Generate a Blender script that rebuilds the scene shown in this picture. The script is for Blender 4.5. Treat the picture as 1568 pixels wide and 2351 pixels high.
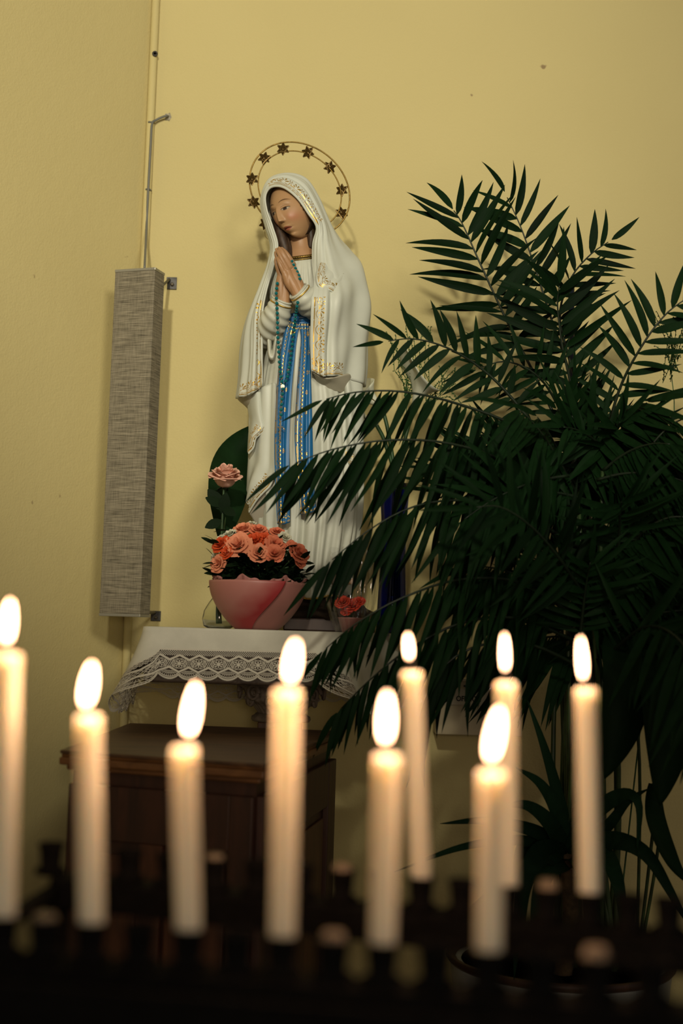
import bpy, bmesh, math, random
import numpy as np
from mathutils import Vector, Matrix

for o in list(bpy.data.objects):
    bpy.data.objects.remove(o)
random.seed(7)
rng = np.random.default_rng(7)
scene = bpy.context.scene
C = scene.collection

# ------------------------------------------------------------------ camera
IW, IH, F = 1568.0, 2351.0, 3000.0
EYE = 1.45
PITCH = math.atan(274.5 / F)
ROLL = 0.030
fwd = Vector((0, math.cos(PITCH), math.sin(PITCH)))
up0 = Vector((0, -math.sin(PITCH), math.cos(PITCH)))
rt0 = Vector((1, 0, 0))
cup = up0 * math.cos(ROLL) - rt0 * math.sin(ROLL)
crt = rt0 * math.cos(ROLL) + up0 * math.sin(ROLL)
cam_d = bpy.data.cameras.new('camera')
cam_d.sensor_fit = 'VERTICAL'
cam_d.sensor_height = 36.0
cam_d.lens = F / IH * 36.0
cam_d.clip_start = 0.02
cam_d.dof.use_dof = True
cam_d.dof.focus_distance = 2.64
cam_d.dof.aperture_fstop = 3.0
cam = bpy.data.objects.new('camera', cam_d)
C.objects.link(cam)
cam.matrix_world = Matrix(((crt.x, cup.x, -fwd.x, 0), (crt.y, cup.y, -fwd.y, 0), (crt.z, cup.z, -fwd.z, EYE), (0, 0, 0, 1)))
scene.camera = cam

# ------------------------------------------------------------------ light
world = bpy.data.worlds.new('world')
world.use_nodes = True
world.node_tree.nodes['Background'].inputs[0].default_value = (1.0, 0.88, 0.72, 1)
world.node_tree.nodes['Background'].inputs[1].default_value = 0.13
scene.world = world


def spot(name, loc, target, power, size, blend, radius, color):
    d = bpy.data.lights.new(name, 'SPOT')
    d.energy = power
    d.spot_size = math.radians(size)
    d.spot_blend = blend
    d.shadow_soft_size = radius
    d.color = color
    o = bpy.data.objects.new(name, d)
    C.objects.link(o)
    o.location = loc
    o.rotation_euler = (Vector(target) - Vector(loc)).to_track_quat('-Z', 'Y').to_euler()
    return o


# two ceiling floodlights of the church, behind and beside the photographer
spot('flood_lamp', (-0.36, -1.6, 3.30), (0.05, 2.95, 2.55), 380, 38, 0.75, 0.09, (1.0, 0.92, 0.72))
spot('flood_lamp', (1.05, -1.4, 3.30), (-0.42, 2.7, 2.50), 255, 38, 0.75, 0.45, (1.0, 0.92, 0.72))
nl_ = bpy.data.lights.new('fill_light', 'POINT'); nl_.energy = 62; nl_.shadow_soft_size = 0.3; nl_.color = (1.0, 0.84, 0.64)  # added fill with no real source: brightens candle fronts and under the shelf
no_ = bpy.data.objects.new('fill_light', nl_); C.objects.link(no_); no_.location = (0.35, -2.4, 1.75)
scene.view_settings.view_transform = 'Standard'
scene.view_settings.look = 'None'
scene.view_settings.gamma = 1.0
scene.view_settings.use_curve_mapping = False
scene.view_settings.exposure = 0.0


# ------------------------------------------------------------------ pixel helpers
def ray(x, y):
    return fwd * F + crt * (x - IW / 2) - cup * (y - IH / 2)


def PY(x, y, Y):
    r = ray(x, y)
    t = Y / r.y
    return Vector((r.x * t, Y, EYE + r.z * t))


def PZ(x, y, Z):
    r = ray(x, y)
    t = (Z - EYE) / r.z
    return Vector((r.x * t, r.y * t, Z))


def PX(x, y, X):
    r = ray(x, y)
    t = X / r.x
    return Vector((X, r.y * t, EYE + r.z * t))


# ------------------------------------------------------------------ node helpers
class E:
    """tiny expression builder over math nodes"""
    def __init__(self, nt, s):
        self.nt, self.s = nt, s

    def _m(self, op, *a):
        n = self.nt.nodes.new('ShaderNodeMath')
        n.operation = op
        for i, v in enumerate(a):
            if isinstance(v, E):
                self.nt.links.new(v.s, n.inputs[i])
            else:
                n.inputs[i].default_value = v
        return E(self.nt, n.outputs[0])

    def __add__(s, o): return s._m('ADD', s, o)
    def __sub__(s, o): return s._m('SUBTRACT', s, o)
    def __rsub__(s, o): return s._m('SUBTRACT', o, s)
    def __mul__(s, o): return s._m('MULTIPLY', s, o)
    def __truediv__(s, o): return s._m('DIVIDE', s, o)
    def lt(s, o): return s._m('LESS_THAN', s, o)
    def gt(s, o): return s._m('GREATER_THAN', s, o)
    def sin(s): return s._m('SINE', s)
    def abs(s): return s._m('ABSOLUTE', s)
    def frac(s): return s._m('FRACT', s)
    def max(s, o): return s._m('MAXIMUM', s, o)
    def min(s, o): return s._m('MINIMUM', s, o)
    def sqrt(s): return s._m('SQRT', s)
    def atan2(s, o): return s._m('ARCTAN2', s, o)


def new_mat(name):
    m = bpy.data.materials.new(name)
    m.use_nodes = True
    nt = m.node_tree
    return m, nt, nt.nodes['Principled BSDF']


def N(nt, t, **kw):
    n = nt.nodes.new(t)
    for k, v in kw.items():
        if k in n.inputs:
            n.inputs[k].default_value = v
        else:
            setattr(n, k, v)
    return n


def mat(name, col, rough=0.5, metal=0.0, var=0.0, vscale=20.0, bump=0.0, bscale=60.0, stretch=None, spec=0.5, detail=4.0, **kw):
    m, nt, b = new_mat(name)
    b.inputs['Roughness'].default_value = rough
    b.inputs['Metallic'].default_value = metal
    b.inputs['Specular IOR Level'].default_value = spec
    for k, v in kw.items():
        b.inputs[k.replace('_', ' ')].default_value = v
    b.inputs['Base Color'].default_value = (*col, 1)
    src = None
    if var or bump:
        tc = N(nt, 'ShaderNodeTexCoord')
        src = tc.outputs['Object']
        if stretch:
            mp = N(nt, 'ShaderNodeMapping')
            mp.inputs['Scale'].default_value = stretch
            nt.links.new(src, mp.inputs[0])
            src = mp.outputs[0]
    if var:
        nz = N(nt, 'ShaderNodeTexNoise', Scale=vscale, Detail=detail)
        nt.links.new(src, nz.inputs['Vector'])
        mx = N(nt, 'ShaderNodeMix', data_type='RGBA')
        mx.inputs[6].default_value = tuple(max(0, c * (1 - var)) for c in col) + (1,)
        mx.inputs[7].default_value = tuple(min(1, c * (1 + var)) for c in col) + (1,)
        rm = N(nt, 'ShaderNodeMapRange')
        rm.inputs[1].default_value = 0.3
        rm.inputs[2].default_value = 0.7
        nt.links.new(nz.outputs[0], rm.inputs[0])
        nt.links.new(rm.outputs[0], mx.inputs[0])
        nt.links.new(mx.outputs[2], b.inputs['Base Color'])
    if bump:
        nb = N(nt, 'ShaderNodeTexNoise', Scale=bscale, Detail=5.0)
        nt.links.new(src, nb.inputs['Vector'])
        bp = N(nt, 'ShaderNodeBump', Strength=bump, Distance=0.01)
        nt.links.new(nb.outputs[0], bp.inputs['Height'])
        nt.links.new(bp.outputs[0], b.inputs['Normal'])
    return m


# ------------------------------------------------------------------ mesh helpers
def mesh_obj(name, verts, faces, material=None, parent=None, smooth=True, uvs=None, uv2=None, recalc=False, mesh=None):
    if mesh is None:
        me = bpy.data.meshes.new(name)
        me.from_pydata([tuple(v) for v in verts], [], faces)
        if uvs is not None:
            for lname, data in (('UVMap', uvs), ('UV2', uv2)):
                if data is None:
                    continue
                lay = me.uv_layers.new(name=lname)
                idx = np.empty(len(me.loops), dtype=np.int32)
                me.loops.foreach_get('vertex_index', idx)
                lay.data.foreach_set('uv', np.asarray(data, dtype=np.float32)[idx].ravel())
        if recalc:
            bm = bmesh.new(); bm.from_mesh(me)
            bmesh.ops.recalc_face_normals(bm, faces=bm.faces)
            bm.to_mesh(me); bm.free()
        if smooth:
            me.polygons.foreach_set('use_smooth', [True] * len(me.polygons))
        if material:
            me.materials.append(material)
    else:
        me = mesh
    o = bpy.data.objects.new(name, me)
    C.objects.link(o)
    if parent is not None:
        o.parent = parent
        o.matrix_parent_inverse = parent.matrix_world.inverted()
    return o


def tag(o, label=None, cat=None, group=None, kind=None):
    if label: o['label'] = label
    if cat: o['category'] = cat
    if group: o['group'] = group
    if kind: o['kind'] = kind
    return o


def thing(name, label, cat, loc=(0, 0, 0), group=None):
    o = bpy.data.objects.new(name, None)
    C.objects.link(o)
    o.empty_display_size = 0.02
    o.location = loc
    o.matrix_world = Matrix.Translation(Vector(loc))
    return tag(o, label, cat, group)


def cr(pts, n, closed=False):
    """Catmull-Rom resample of control points (k,dim) to n samples, uniform in parameter"""
    p = np.asarray([tuple(q) for q in pts], dtype=float)
    k = len(p)
    if closed:
        t = np.linspace(0, k, n, endpoint=False)
        i = np.floor(t).astype(int)
        f = (t - i)[:, None]
        a, b, c, d = p[(i - 1) % k], p[i % k], p[(i + 1) % k], p[(i + 2) % k]
    else:
        t = np.linspace(0, k - 1, n)
        i = np.minimum(np.floor(t).astype(int), k - 2)
        f = (t - i)[:, None]
        q = np.vstack([2 * p[0] - p[1], p, 2 * p[-1] - p[-2]])
        a, b, c, d = q[i], q[i + 1], q[i + 2], q[i + 3]
    return 0.5 * (2 * b + (c - a) * f + (2 * a - 5 * b + 4 * c - d) * f ** 2 + (3 * b - a - 3 * c + d) * f ** 3)


def grid_faces(nr, nc, close_c=False, close_r=False):
    f = []
    for i in range(nr if close_r else nr - 1):
        for j in range(nc if close_c else nc - 1):
            a = i * nc + j
            b = i * nc + (j + 1) % nc
            i2 = (i + 1) % nr
            f.append((a, b, i2 * nc + (j + 1) % nc, i2 * nc + j))
    return f


def tube_geo(path, radii, ns=8, caps=True):
    p = np.asarray([tuple(q) for q in path], dtype=float)
    n = len(p)
    r = np.broadcast_to(np.asarray(radii, dtype=float), (n,))
    tan = np.gradient(p, axis=0)
    tan /= np.linalg.norm(tan, axis=1)[:, None] + 1e-12
    ref = np.array([0.0, 0, 1.0]) if abs(tan[0][2]) < 0.9 else np.array([1.0, 0, 0])
    V = []
    u = np.cross(ref, tan[0]); u /= np.linalg.norm(u)
    for i in range(n):
        u = u - tan[i] * np.dot(u, tan[i]); u /= np.linalg.norm(u) + 1e-12
        w = np.cross(tan[i], u)
        for k in range(ns):
            a = 2 * math.pi * k / ns
            V.append(p[i] + r[i] * (math.cos(a) * u + math.sin(a) * w))
    Fc = grid_faces(n, ns, close_c=True)
    if caps:
        Fc.append(tuple(range(ns - 1, -1, -1)))
        Fc.append(tuple(range((n - 1) * ns, n * ns)))
    return V, Fc


def tube(name, path, radii, material, parent=None, ns=8, caps=True):
    V, Fc = tube_geo(path, radii, ns, caps)
    return mesh_obj(name, V, Fc, material, parent)


class MB:
    def __init__(s): s.v, s.f = [], []
    def add(s, V, Fc):
        o = len(s.v)
        s.v.extend([tuple(q) for q in V]); s.f.extend([tuple(i + o for i in q) for q in Fc])
        return s
    def tube(s, path, radii, ns=8, caps=True): return s.add(*tube_geo(path, radii, ns, caps))
    def box(s, c, h, M=None):
        V = []
        for dz in (-1, 1):
            for dx, dy in ((-1, -1), (1, -1), (1, 1), (-1, 1)):
                q = Vector((dx * h[0], dy * h[1], dz * h[2]))
                if M is not None: q = M @ q
                V.append(q + Vector(c))
        return s.add(V, [(3, 2, 1, 0), (4, 5, 6, 7), (0, 1, 5, 4), (1, 2, 6, 5), (2, 3, 7, 6), (3, 0, 4, 7)])
    def prism(s, poly, z0, z1):
        n = len(poly)
        V = [(p[0], p[1], z0) for p in poly] + [(p[0], p[1], z1) for p in poly]
        Fc = [tuple(range(n - 1, -1, -1)), tuple(range(n, 2 * n))] + [(i, (i + 1) % n, n + (i + 1) % n, n + i) for i in range(n)]
        return s.add(V, Fc)
    def lathe(s, prof, c=(0, 0, 0), ns=24, M=None):
        V, Fc = [], []
        for r, z in prof:
            for k in range(ns):
                a = 2 * math.pi * k / ns
                q = Vector((r * math.cos(a), r * math.sin(a), z))
                if M is not None: q = M @ q
                V.append(q + Vector(c))
        Fc = grid_faces(len(prof), ns, close_c=True)
        n = len(prof)
        if prof[0][0] > 1e-6: Fc.append(tuple(range(ns - 1, -1, -1)))
        if prof[-1][0] > 1e-6: Fc.append(tuple(range((n - 1) * ns, n * ns)))
        return s.add(V, Fc)
    def build(s, name, material, parent=None, smooth=False, bevel=0.0, recalc=True):
        o = mesh_obj(name, s.v, s.f, material, parent, smooth, recalc=recalc)
        if bevel:
            b = o.modifiers.new('bevel', 'BEVEL'); b.width = bevel; b.segments = 2; b.limit_method = 'ANGLE'; b.angle_limit = 0.6
        return o


def solidify(o, t, off=0.0):
    m = o.modifiers.new('thickness', 'SOLIDIFY'); m.thickness = t; m.offset = off
    return o


def subsurf(o, n=1):
    m = o.modifiers.new('smooth', 'SUBSURF'); m.levels = n; m.render_levels = n
    return o

# ================================================================== SETTING
YW = 2.95                                   # back wall plane
XL = 0.5 * (PY(352, 100, YW).x + PY(279, 1640, YW).x)   # left wall plane


def wall_material():
    m, nt, b = new_mat('wall_plaster')
    b.inputs['Roughness'].default_value = 0.75
    b.inputs['Specular IOR Level'].default_value = 0.25
    tc = N(nt, 'ShaderNodeTexCoord')
    n1 = N(nt, 'ShaderNodeTexNoise', Scale=2.2, Detail=5.0)
    n2 = N(nt, 'ShaderNodeTexNoise', Scale=38.0, Detail=6.0)
    nt.links.new(tc.outputs['Object'], n1.inputs['Vector'])
    nt.links.new(tc.outputs['Object'], n2.inputs['Vector'])
    mx = N(nt, 'ShaderNodeMix', data_type='RGBA')
    mx.inputs[6].default_value = (0.556, 0.469, 0.214, 1)
    mx.inputs[7].default_value = (0.626, 0.534, 0.254, 1)
    nt.links.new(n1.outputs[0], mx.inputs[0])
    # small dark scuffs
    n3 = N(nt, 'ShaderNodeTexNoise', Scale=26.0, Detail=2.0)
    nt.links.new(tc.outputs['Object'], n3.inputs['Vector'])
    rm = N(nt, 'ShaderNodeMapRange')
    rm.inputs[1].default_value = 0.765; rm.inputs[2].default_value = 0.80
    nt.links.new(n3.outputs[0], rm.inputs[0])
    mx2 = N(nt, 'ShaderNodeMix', data_type='RGBA')
    nt.links.new(rm.outputs[0], mx2.inputs[0])
    nt.links.new(mx.outputs[2], mx2.inputs[6])
    mx2.inputs[7].default_value = (0.30, 0.22, 0.11, 1)
    nt.links.new(mx2.outputs[2], b.inputs['Base Color'])
    nf = N(nt, 'ShaderNodeTexNoise', Scale=210.0, Detail=3.0)
    nt.links.new(tc.outputs['Object'], nf.inputs['Vector'])
    ad = N(nt, 'ShaderNodeMath', operation='MULTIPLY_ADD')
    nt.links.new(n2.outputs[0], ad.inputs[0]); ad.inputs[1].default_value = 1.2
    nt.links.new(nf.outputs[0], ad.inputs[2])
    bp = N(nt, 'ShaderNodeBump', Strength=0.20, Distance=0.004)
    nt.links.new(ad.outputs[0], bp.inputs['Height'])
    nt.links.new(bp.outputs[0], b.inputs['Normal'])
    return m


M_wall = wall_material()
tag(MB().box(((XL + 3.5) / 2, YW + 0.1, 2.2), ((3.7 - XL) / 2, 0.1, 2.2)).build('wall_back', M_wall), kind='structure')
WA = math.radians(36)                     # the corner is obtuse: the side wall turns towards the viewer
wd = Vector((-math.sin(WA), -math.cos(WA), 0)); wn = Vector((math.cos(WA), -math.sin(WA), 0))
c0 = Vector((XL, YW, 0)); wm = c0 + wd * 2.7 - wn * 0.1
tag(MB().box((wm.x, wm.y, 2.2), (0.1, 2.7, 2.2), Matrix.Rotation(-WA, 3, 'Z')).build('wall_left', M_wall), kind='structure')
M_floor = mat('terrazzo', (0.22, 0.17, 0.12), 0.35, var=0.35, vscale=70)
tag(MB().box((0.4, -0.05, -0.05), (3.6, 3.2, 0.05)).build('floor', M_floor), kind='structure')

# painted pipe running up the corner of the room
pp = [PY(358, -40, YW - 0.016), PY(357, 0, YW - 0.016), PY(334, 600, YW - 0.016), PY(291, 1480, YW - 0.016)]
xs = XL + 0.005
pipe = MB().tube([(xs, YW - 0.010, 0.0), (xs, YW - 0.010, 1.6), (xs, YW - 0.010, 4.3)], 0.0095, 12)
tag(pipe.build('conduit_pipe', M_wall, smooth=True), 'cream painted pipe running up the corner of the walls', 'pipe')

# screw hole and plugs in the wall
M_dark = mat('dark_hole', (0.03, 0.025, 0.02), 0.7)
M_rust = mat('rusty_metal', (0.10, 0.085, 0.06), 0.5, 0.6, var=0.4, vscale=200)
hp = PY(356, 124, YW - 0.0192)
wp = thing('wall_anchor', 'small dark anchor plug set in the wall beside the corner pipe', 'anchor', hp)
MB().lathe([(0.0065, 0), (0.0065, 0.003), (0.003, 0.0035), (0.003, 0.0)], hp, 14, Matrix.Rotation(math.pi / 2, 3, 'X')).build('plug', M_dark, wp)
MB().tube([hp + Vector((0.003, 0, 0)), hp + Vector((0.006, -0.008, 0.0))], 0.0014, 6).build('screw', M_rust, wp)

# ------------------------------------------------------------------ loudspeaker in the corner


def speaker_fabric():
    m, nt, b = new_mat('speaker_cloth')
    b.inputs['Roughness'].default_value = 0.9
    b.inputs['Specular IOR Level'].default_value = 0.1
    tc = N(nt, 'ShaderNodeTexCoord')
    mp = N(nt, 'ShaderNodeMapping'); mp.inputs['Scale'].default_value = (26, 26, 620)
    mp2 = N(nt, 'ShaderNodeMapping'); mp2.inputs['Scale'].default_value = (700, 700, 40)
    nt.links.new(tc.outputs['Object'], mp.inputs[0]); nt.links.new(tc.outputs['Object'], mp2.inputs[0])
    a = N(nt, 'ShaderNodeTexNoise', Scale=1.0, Detail=3.0); c = N(nt, 'ShaderNodeTexNoise', Scale=1.0, Detail=2.0)
    nt.links.new(mp.outputs[0], a.inputs['Vector']); nt.links.new(mp2.outputs[0], c.inputs['Vector'])
    ad = N(nt, 'ShaderNodeMath', operation='MULTIPLY_ADD'); nt.links.new(c.outputs[0], ad.inputs[0]); ad.inputs[1].default_value = 0.45; nt.links.new(a.outputs[0], ad.inputs[2])
    rm = N(nt, 'ShaderNodeMapRange'); rm.inputs[1].default_value = 0.48; rm.inputs[2].default_value = 0.98
    nt.links.new(ad.outputs[0], rm.inputs[0])
    mx = N(nt, 'ShaderNodeMix', data_type='RGBA')
    mx.inputs[6].default_value = (0.095, 0.084, 0.060, 1); mx.inputs[7].default_value = (0.33, 0.292, 0.212, 1)
    nt.links.new(rm.outputs[0], mx.inputs[0])
    nt.links.new(mx.outputs[2], b.inputs['Base Color'])
    bp = N(nt, 'ShaderNodeBump', Strength=0.3, Distance=0.001)
    nt.links.new(ad.outputs[0], bp.inputs['Height']); nt.links.new(bp.outputs[0], b.inputs['Normal'])
    return m


M_cloth = speaker_fabric()
M_alu = mat('aluminium', (0.42, 0.41, 0.36), 0.4, 0.7)
M_blackmetal = mat('bracket_metal', (0.05, 0.048, 0.045), 0.45, 0.6, var=0.3, vscale=90)
YS_ = 2.74
fr_t, fr_b = PY(350, 613, YS_), PY(327, 1415, YS_)       # nearest vertical edge, top and bottom
fl_t = PY(258, 619, YS_ + 0.029); fl_b = PY(234, 1416, YS_ + 0.029)
zt, zb = (fr_t.z + fl_t.z) / 2, (fr_b.z + fl_b.z) / 2
spk = thing('column_loudspeaker', 'tall narrow column loudspeaker covered in grey woven cloth hung in the wall corner', 'loudspeaker', (fr_b.x, fr_b.y, zb))
xr = (fr_t.x + fr_b.x) / 2; xl = (fl_t.x + fl_b.x) / 2
e = Vector((xl - xr, 0.029, 0)); dn = Vector((e.y, -e.x, 0)).normalized() * 0.048
if dn.y < 0: dn = -dn
A = Vector((xr, YS_, 0)); B = A + e
poly = [A, A + dn, B + dn, B]
sh = lambda P, k: [Vector((0, 0, 0)) + (sum(P, Vector()) / len(P)) + (q - sum(P, Vector()) / len(P)) * k for q in P]
MB().prism(poly, zb + 0.006, zt - 0.006).build('cloth_body', M_cloth, spk, bevel=0.0015)
MB().prism(sh(poly, 1.015), zt - 0.006, zt).build('end_cap', M_alu, spk, bevel=0.0008)
MB().prism(sh(poly, 1.015), zb, zb + 0.006).build('end_cap', M_alu, spk, bevel=0.0008)
# brackets reaching the back wall
for (zz, dz) in ((PY(385, 650, YW).z, 0.013), (PY(352, 1412, 2.8).z, 0.010)):
    br = MB()
    p0 = A + dn * 0.85 + Vector((-0.004, 0.002, 0)); 
    px_ = PY(387, 655, YW).x if zz > 1.8 else PY(350, 1412, YW).x
    za_ = min(max(zz, zb + 0.012), zt - 0.03)
    br.tube([(p0.x - 0.010, p0.y - 0.004, za_), (p0.x - 0.010, p0.y + 0.03, za_), (p0.x - 0.006, YW - 0.004, zz + dz * 0.6)], 0.004, 4)
    br.box(((p0.x - 0.012 + px_ + 0.019) / 2, YW - 0.0015, zz + dz * 0.75), ((px_ + 0.019 - p0.x + 0.012) / 2, 0.0015, dz * 0.3))
    br.box((px_ + 0.008, YW - 0.0020, zz - 0.002), (0.011, 0.0018, dz))
    bo = br.build('wall_bracket', M_blackmetal, spk, bevel=0.0006)
    MB().lathe([(0.0045, 0.0), (0.0045, 0.004), (0.002, 0.0055)], (px_ + 0.009, YW - 0.003, zz - 0.004), 6, Matrix.Rotation(math.pi / 2, 3, 'X')).build('bolt', M_rust, bo)
# cable
M_cable = mat('grey_cable', (0.15, 0.15, 0.13), 0.5)
cpts = [PY(387, 268, YW + 0.004), PY(383, 266, YW - 0.012), PY(372, 269, YW - 0.013), PY(358, 276, YW - 0.013), PY(349, 285, YW - 0.020), PY(346, 330, YW - 0.024), PY(340, 440, YW - 0.024), PY(336, 530, YW - 0.03), PY(333, 590, YS_ + 0.035), PY(332, 611, YS_ + 0.028)]
cpts[-1].z = zt; cpts[-2].z = zt + 0.02
cab = thing('speaker_cable', 'thin grey cable clipped down the wall into the loudspeaker top', 'cable', cpts[-1])
tube('cord', cr(cpts, 60), 0.0026, M_cable, cab, 8)
for (cx_, cy_) in ((347, 284), (341, 438)):
    c0 = PY(cx_, cy_, YW - 0.010)
    MB().tube([c0 + Vector((-0.006, 0, 0)), c0 + Vector((-0.004, -0.010, 0)), c0 + Vector((0.004, -0.010, 0)), c0 + Vector((0.006, 0.0, 0))], 0.0022, 6).build('cable_clip', M_cable, cab, smooth=True)
M_crack = mat('chipped_plaster', (0.30, 0.27, 0.20), 0.9, var=0.5, vscale=150)
hc = PY(386, 269, YW)
V = []; Fc = []
for k in range(11):
    a = 2 * math.pi * k / 11
    rr = 0.009 * (0.7 + 0.6 * random.random())
    V.append((hc.x + rr * math.cos(a), YW - 0.0012, hc.z + rr * 1.2 * math.sin(a)))
V.append((hc.x, YW - 0.003, hc.z))
mesh_obj('plaster_ring', V, [(i, (i + 1) % 11, 11) for i in range(11)], M_crack, cab, False)

# ------------------------------------------------------------------ wooden cabinet


def wood(name, c1, c2, rough, scale=(6, 6, 1.2)):
    m, nt, b = new_mat(name)
    b.inputs['Roughness'].default_value = rough
    tc = N(nt, 'ShaderNodeTexCoord'); mp = N(nt, 'ShaderNodeMapping'); mp.inputs['Scale'].default_value = scale
    nt.links.new(tc.outputs['Object'], mp.inputs[0])
    nz = N(nt, 'ShaderNodeTexNoise', Scale=9.0, Detail=7.0, Distortion=0.6); nt.links.new(mp.outputs[0], nz.inputs['Vector'])
    rm = N(nt, 'ShaderNodeMapRange'); rm.inputs[1].default_value = 0.32; rm.inputs[2].default_value = 0.68
    nt.links.new(nz.outputs[0], rm.inputs[0])
    mx = N(nt, 'ShaderNodeMix', data_type='RGBA'); mx.inputs[6].default_value = (*c1, 1); mx.inputs[7].default_value = (*c2, 1)
    nt.links.new(rm.outputs[0], mx.inputs[0]); nt.links.new(mx.outputs[2], b.inputs['Base Color'])
    bp = N(nt, 'ShaderNodeBump', Strength=0.15, Distance=0.002); nt.links.new(nz.outputs[0], bp.inputs['Height']); nt.links.new(bp.outputs[0], b.inputs['Normal'])
    return m


M_top = wood('walnut_top', (0.055, 0.027, 0.012), (0.125, 0.062, 0.026), 0.50, (1.2, 6, 6))
M_edge = wood('walnut_edge', (0.11, 0.045, 0.014), (0.21, 0.092, 0.028), 0.45, (1.2, 6, 6))
M_body = wood('dark_walnut', (0.028, 0.010, 0.005), (0.060, 0.020, 0.009), 0.5)
HT = 1.26
q = [PZ(138, 1722, HT), PZ(606, 1754, HT), PZ(786, 1678, HT), PZ(298, 1660, HT)]
q[0].x = max(q[0].x, XL + 0.004); q[3].x = max(q[3].x, XL + 0.004)
cen = sum(q, Vector()) / 4
ins = lambda k: [Vector((cen.x + (p.x - cen.x) * k, cen.y + (p.y - cen.y) * k, 0)) for p in q]
cab = thing('wooden_cabinet', 'dark walnut cabinet with moulded top standing against the left wall', 'cabinet', (cen.x, cen.y, 0))
MB().prism(ins(1.0), HT - 0.005, HT).build('top_board', M_top, cab, bevel=0.001)
mo = MB(); mo.prism(ins(0.992), HT - 0.010, HT - 0.005); mo.prism(ins(1.004), HT - 0.0215, HT - 0.010); mo.prism(ins(0.955), HT - 0.030, HT - 0.0215)
mo.build('edge_moulding', M_edge, cab, bevel=0.0025)
bq = ins(0.91)
MB().prism(bq, 0.0, HT - 0.030).build('body', M_body, cab)


def face_box(P0, P1, a0, a1, z0, z1, t):
    """box on the vertical face P0->P1, between fractions a0,a1"""
    d = (P1 - P0); L = d.length; d = d / L; n = Vector((d.y, -d.x, 0))
    if n.dot(cen - P0) > 0: n = -n
    m = MB(); p = [P0 + d * L * a0, P0 + d * L * a1]
    m.prism([p[0], p[1], p[1] + n * t, p[0] + n * t], z0, z1)
    return m


M_red = wood('red_mahogany', (0.050, 0.016, 0.007), (0.095, 0.032, 0.013), 0.45)
for (P0, P1) in ((bq[0], bq[1]), (bq[1], bq[2])):
    ff = face_box(P0, P1, 0.0, 0.12, 0.05, HT - 0.05, 0.012).build('stile', M_body, cab, bevel=0.002)
    face_box(P0, P1, 0.88, 1.0, 0.05, HT - 0.05, 0.012).build('stile', M_body, cab, bevel=0.002)
    face_box(P0, P1, 0.12, 0.88, HT - 0.13, HT - 0.05, 0.011).build('rail', M_body, cab, bevel=0.002)
    face_box(P0, P1, 0.12, 0.88, 0.05, 0.16, 0.011).build('rail', M_body, cab, bevel=0.002)
    face_box(P0, P1, 0.40, 0.53, 0.16, HT - 0.13, 0.010).build('mullion', M_red, cab, bevel=0.002)
    face_box(P0, P1, 0.14, 0.39, 0.18, HT - 0.15, 0.006).build('panel', M_red, cab, bevel=0.003)
    face_box(P0, P1, 0.545, 0.86, 0.18, HT - 0.15, 0.006).build('panel', M_red, cab, bevel=0.003)

# ------------------------------------------------------------------ pedestal, shelf and altar cloth
YP = 2.70
M_stone = mat('grey_stone', (0.24, 0.195, 0.155), 0.8, var=0.25, vscale=40, bump=0.25, bscale=120)
M_post = wood('post_wood', (0.055, 0.022, 0.010), (0.12, 0.05, 0.022), 0.5)
ctop = PY(645, 1562, YP); cbot = PY(648, 1642, YP)
pc = Vector(((ctop.x + cbot.x) / 2, YP, 0))
ped = thing('shelf_pedestal', 'carved grey stone capital on a wooden post holding the altar shelf', 'pedestal', (pc.x, pc.y, 0))
s_ = YP / F
post_top = PY(650, 1656, YP).z
MB().box((pc.x, pc.y, post_top / 2), (0.045, 0.045, post_top / 2)).build('post', M_post, ped, bevel=0.002)
MB().lathe([(0.058, post_top), (0.061, post_top + 0.004), (0.060, post_top + 0.010), (0.054, post_top + 0.013), (0.052, post_top + 0.016)], pc, 40).build('base_moulding', M_stone, ped, smooth=True)
z0, z1 = post_top + 0.016, ctop.z
V = []; NR, NC = 40, 160
for i in range(NR):
    t = i / (NR - 1)
    r0 = 0.046 + 0.038 * t ** 1.6 + 0.012 * math.sin(t * math.pi)
    for j in range(NC):
        a = 2 * math.pi * j / NC
        leaf = abs(math.sin(4 * a + (0.3 if t > 0.5 else 1.1)))
        curl = math.exp(-((t - 0.42) / 0.10) ** 2) + 1.2 * math.exp(-((t - 0.88) / 0.10) ** 2)
        vein = 0.0016 * math.sin(28 * a + 6 * t)
        r = r0 + 0.010 * curl * leaf + vein - 0.010 * (1 - leaf) ** 2 * (0.4 + 0.6 * t)
        V.append((pc.x + r * math.cos(a), pc.y + r * math.sin(a), z0 + (z1 - z0) * t))
capo = mesh_obj('capital', V, grid_faces(NR, NC, True) + [tuple(range(NC - 1, -1, -1)), tuple(range((NR - 1) * NC, NR * NC))], M_stone, ped)
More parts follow.
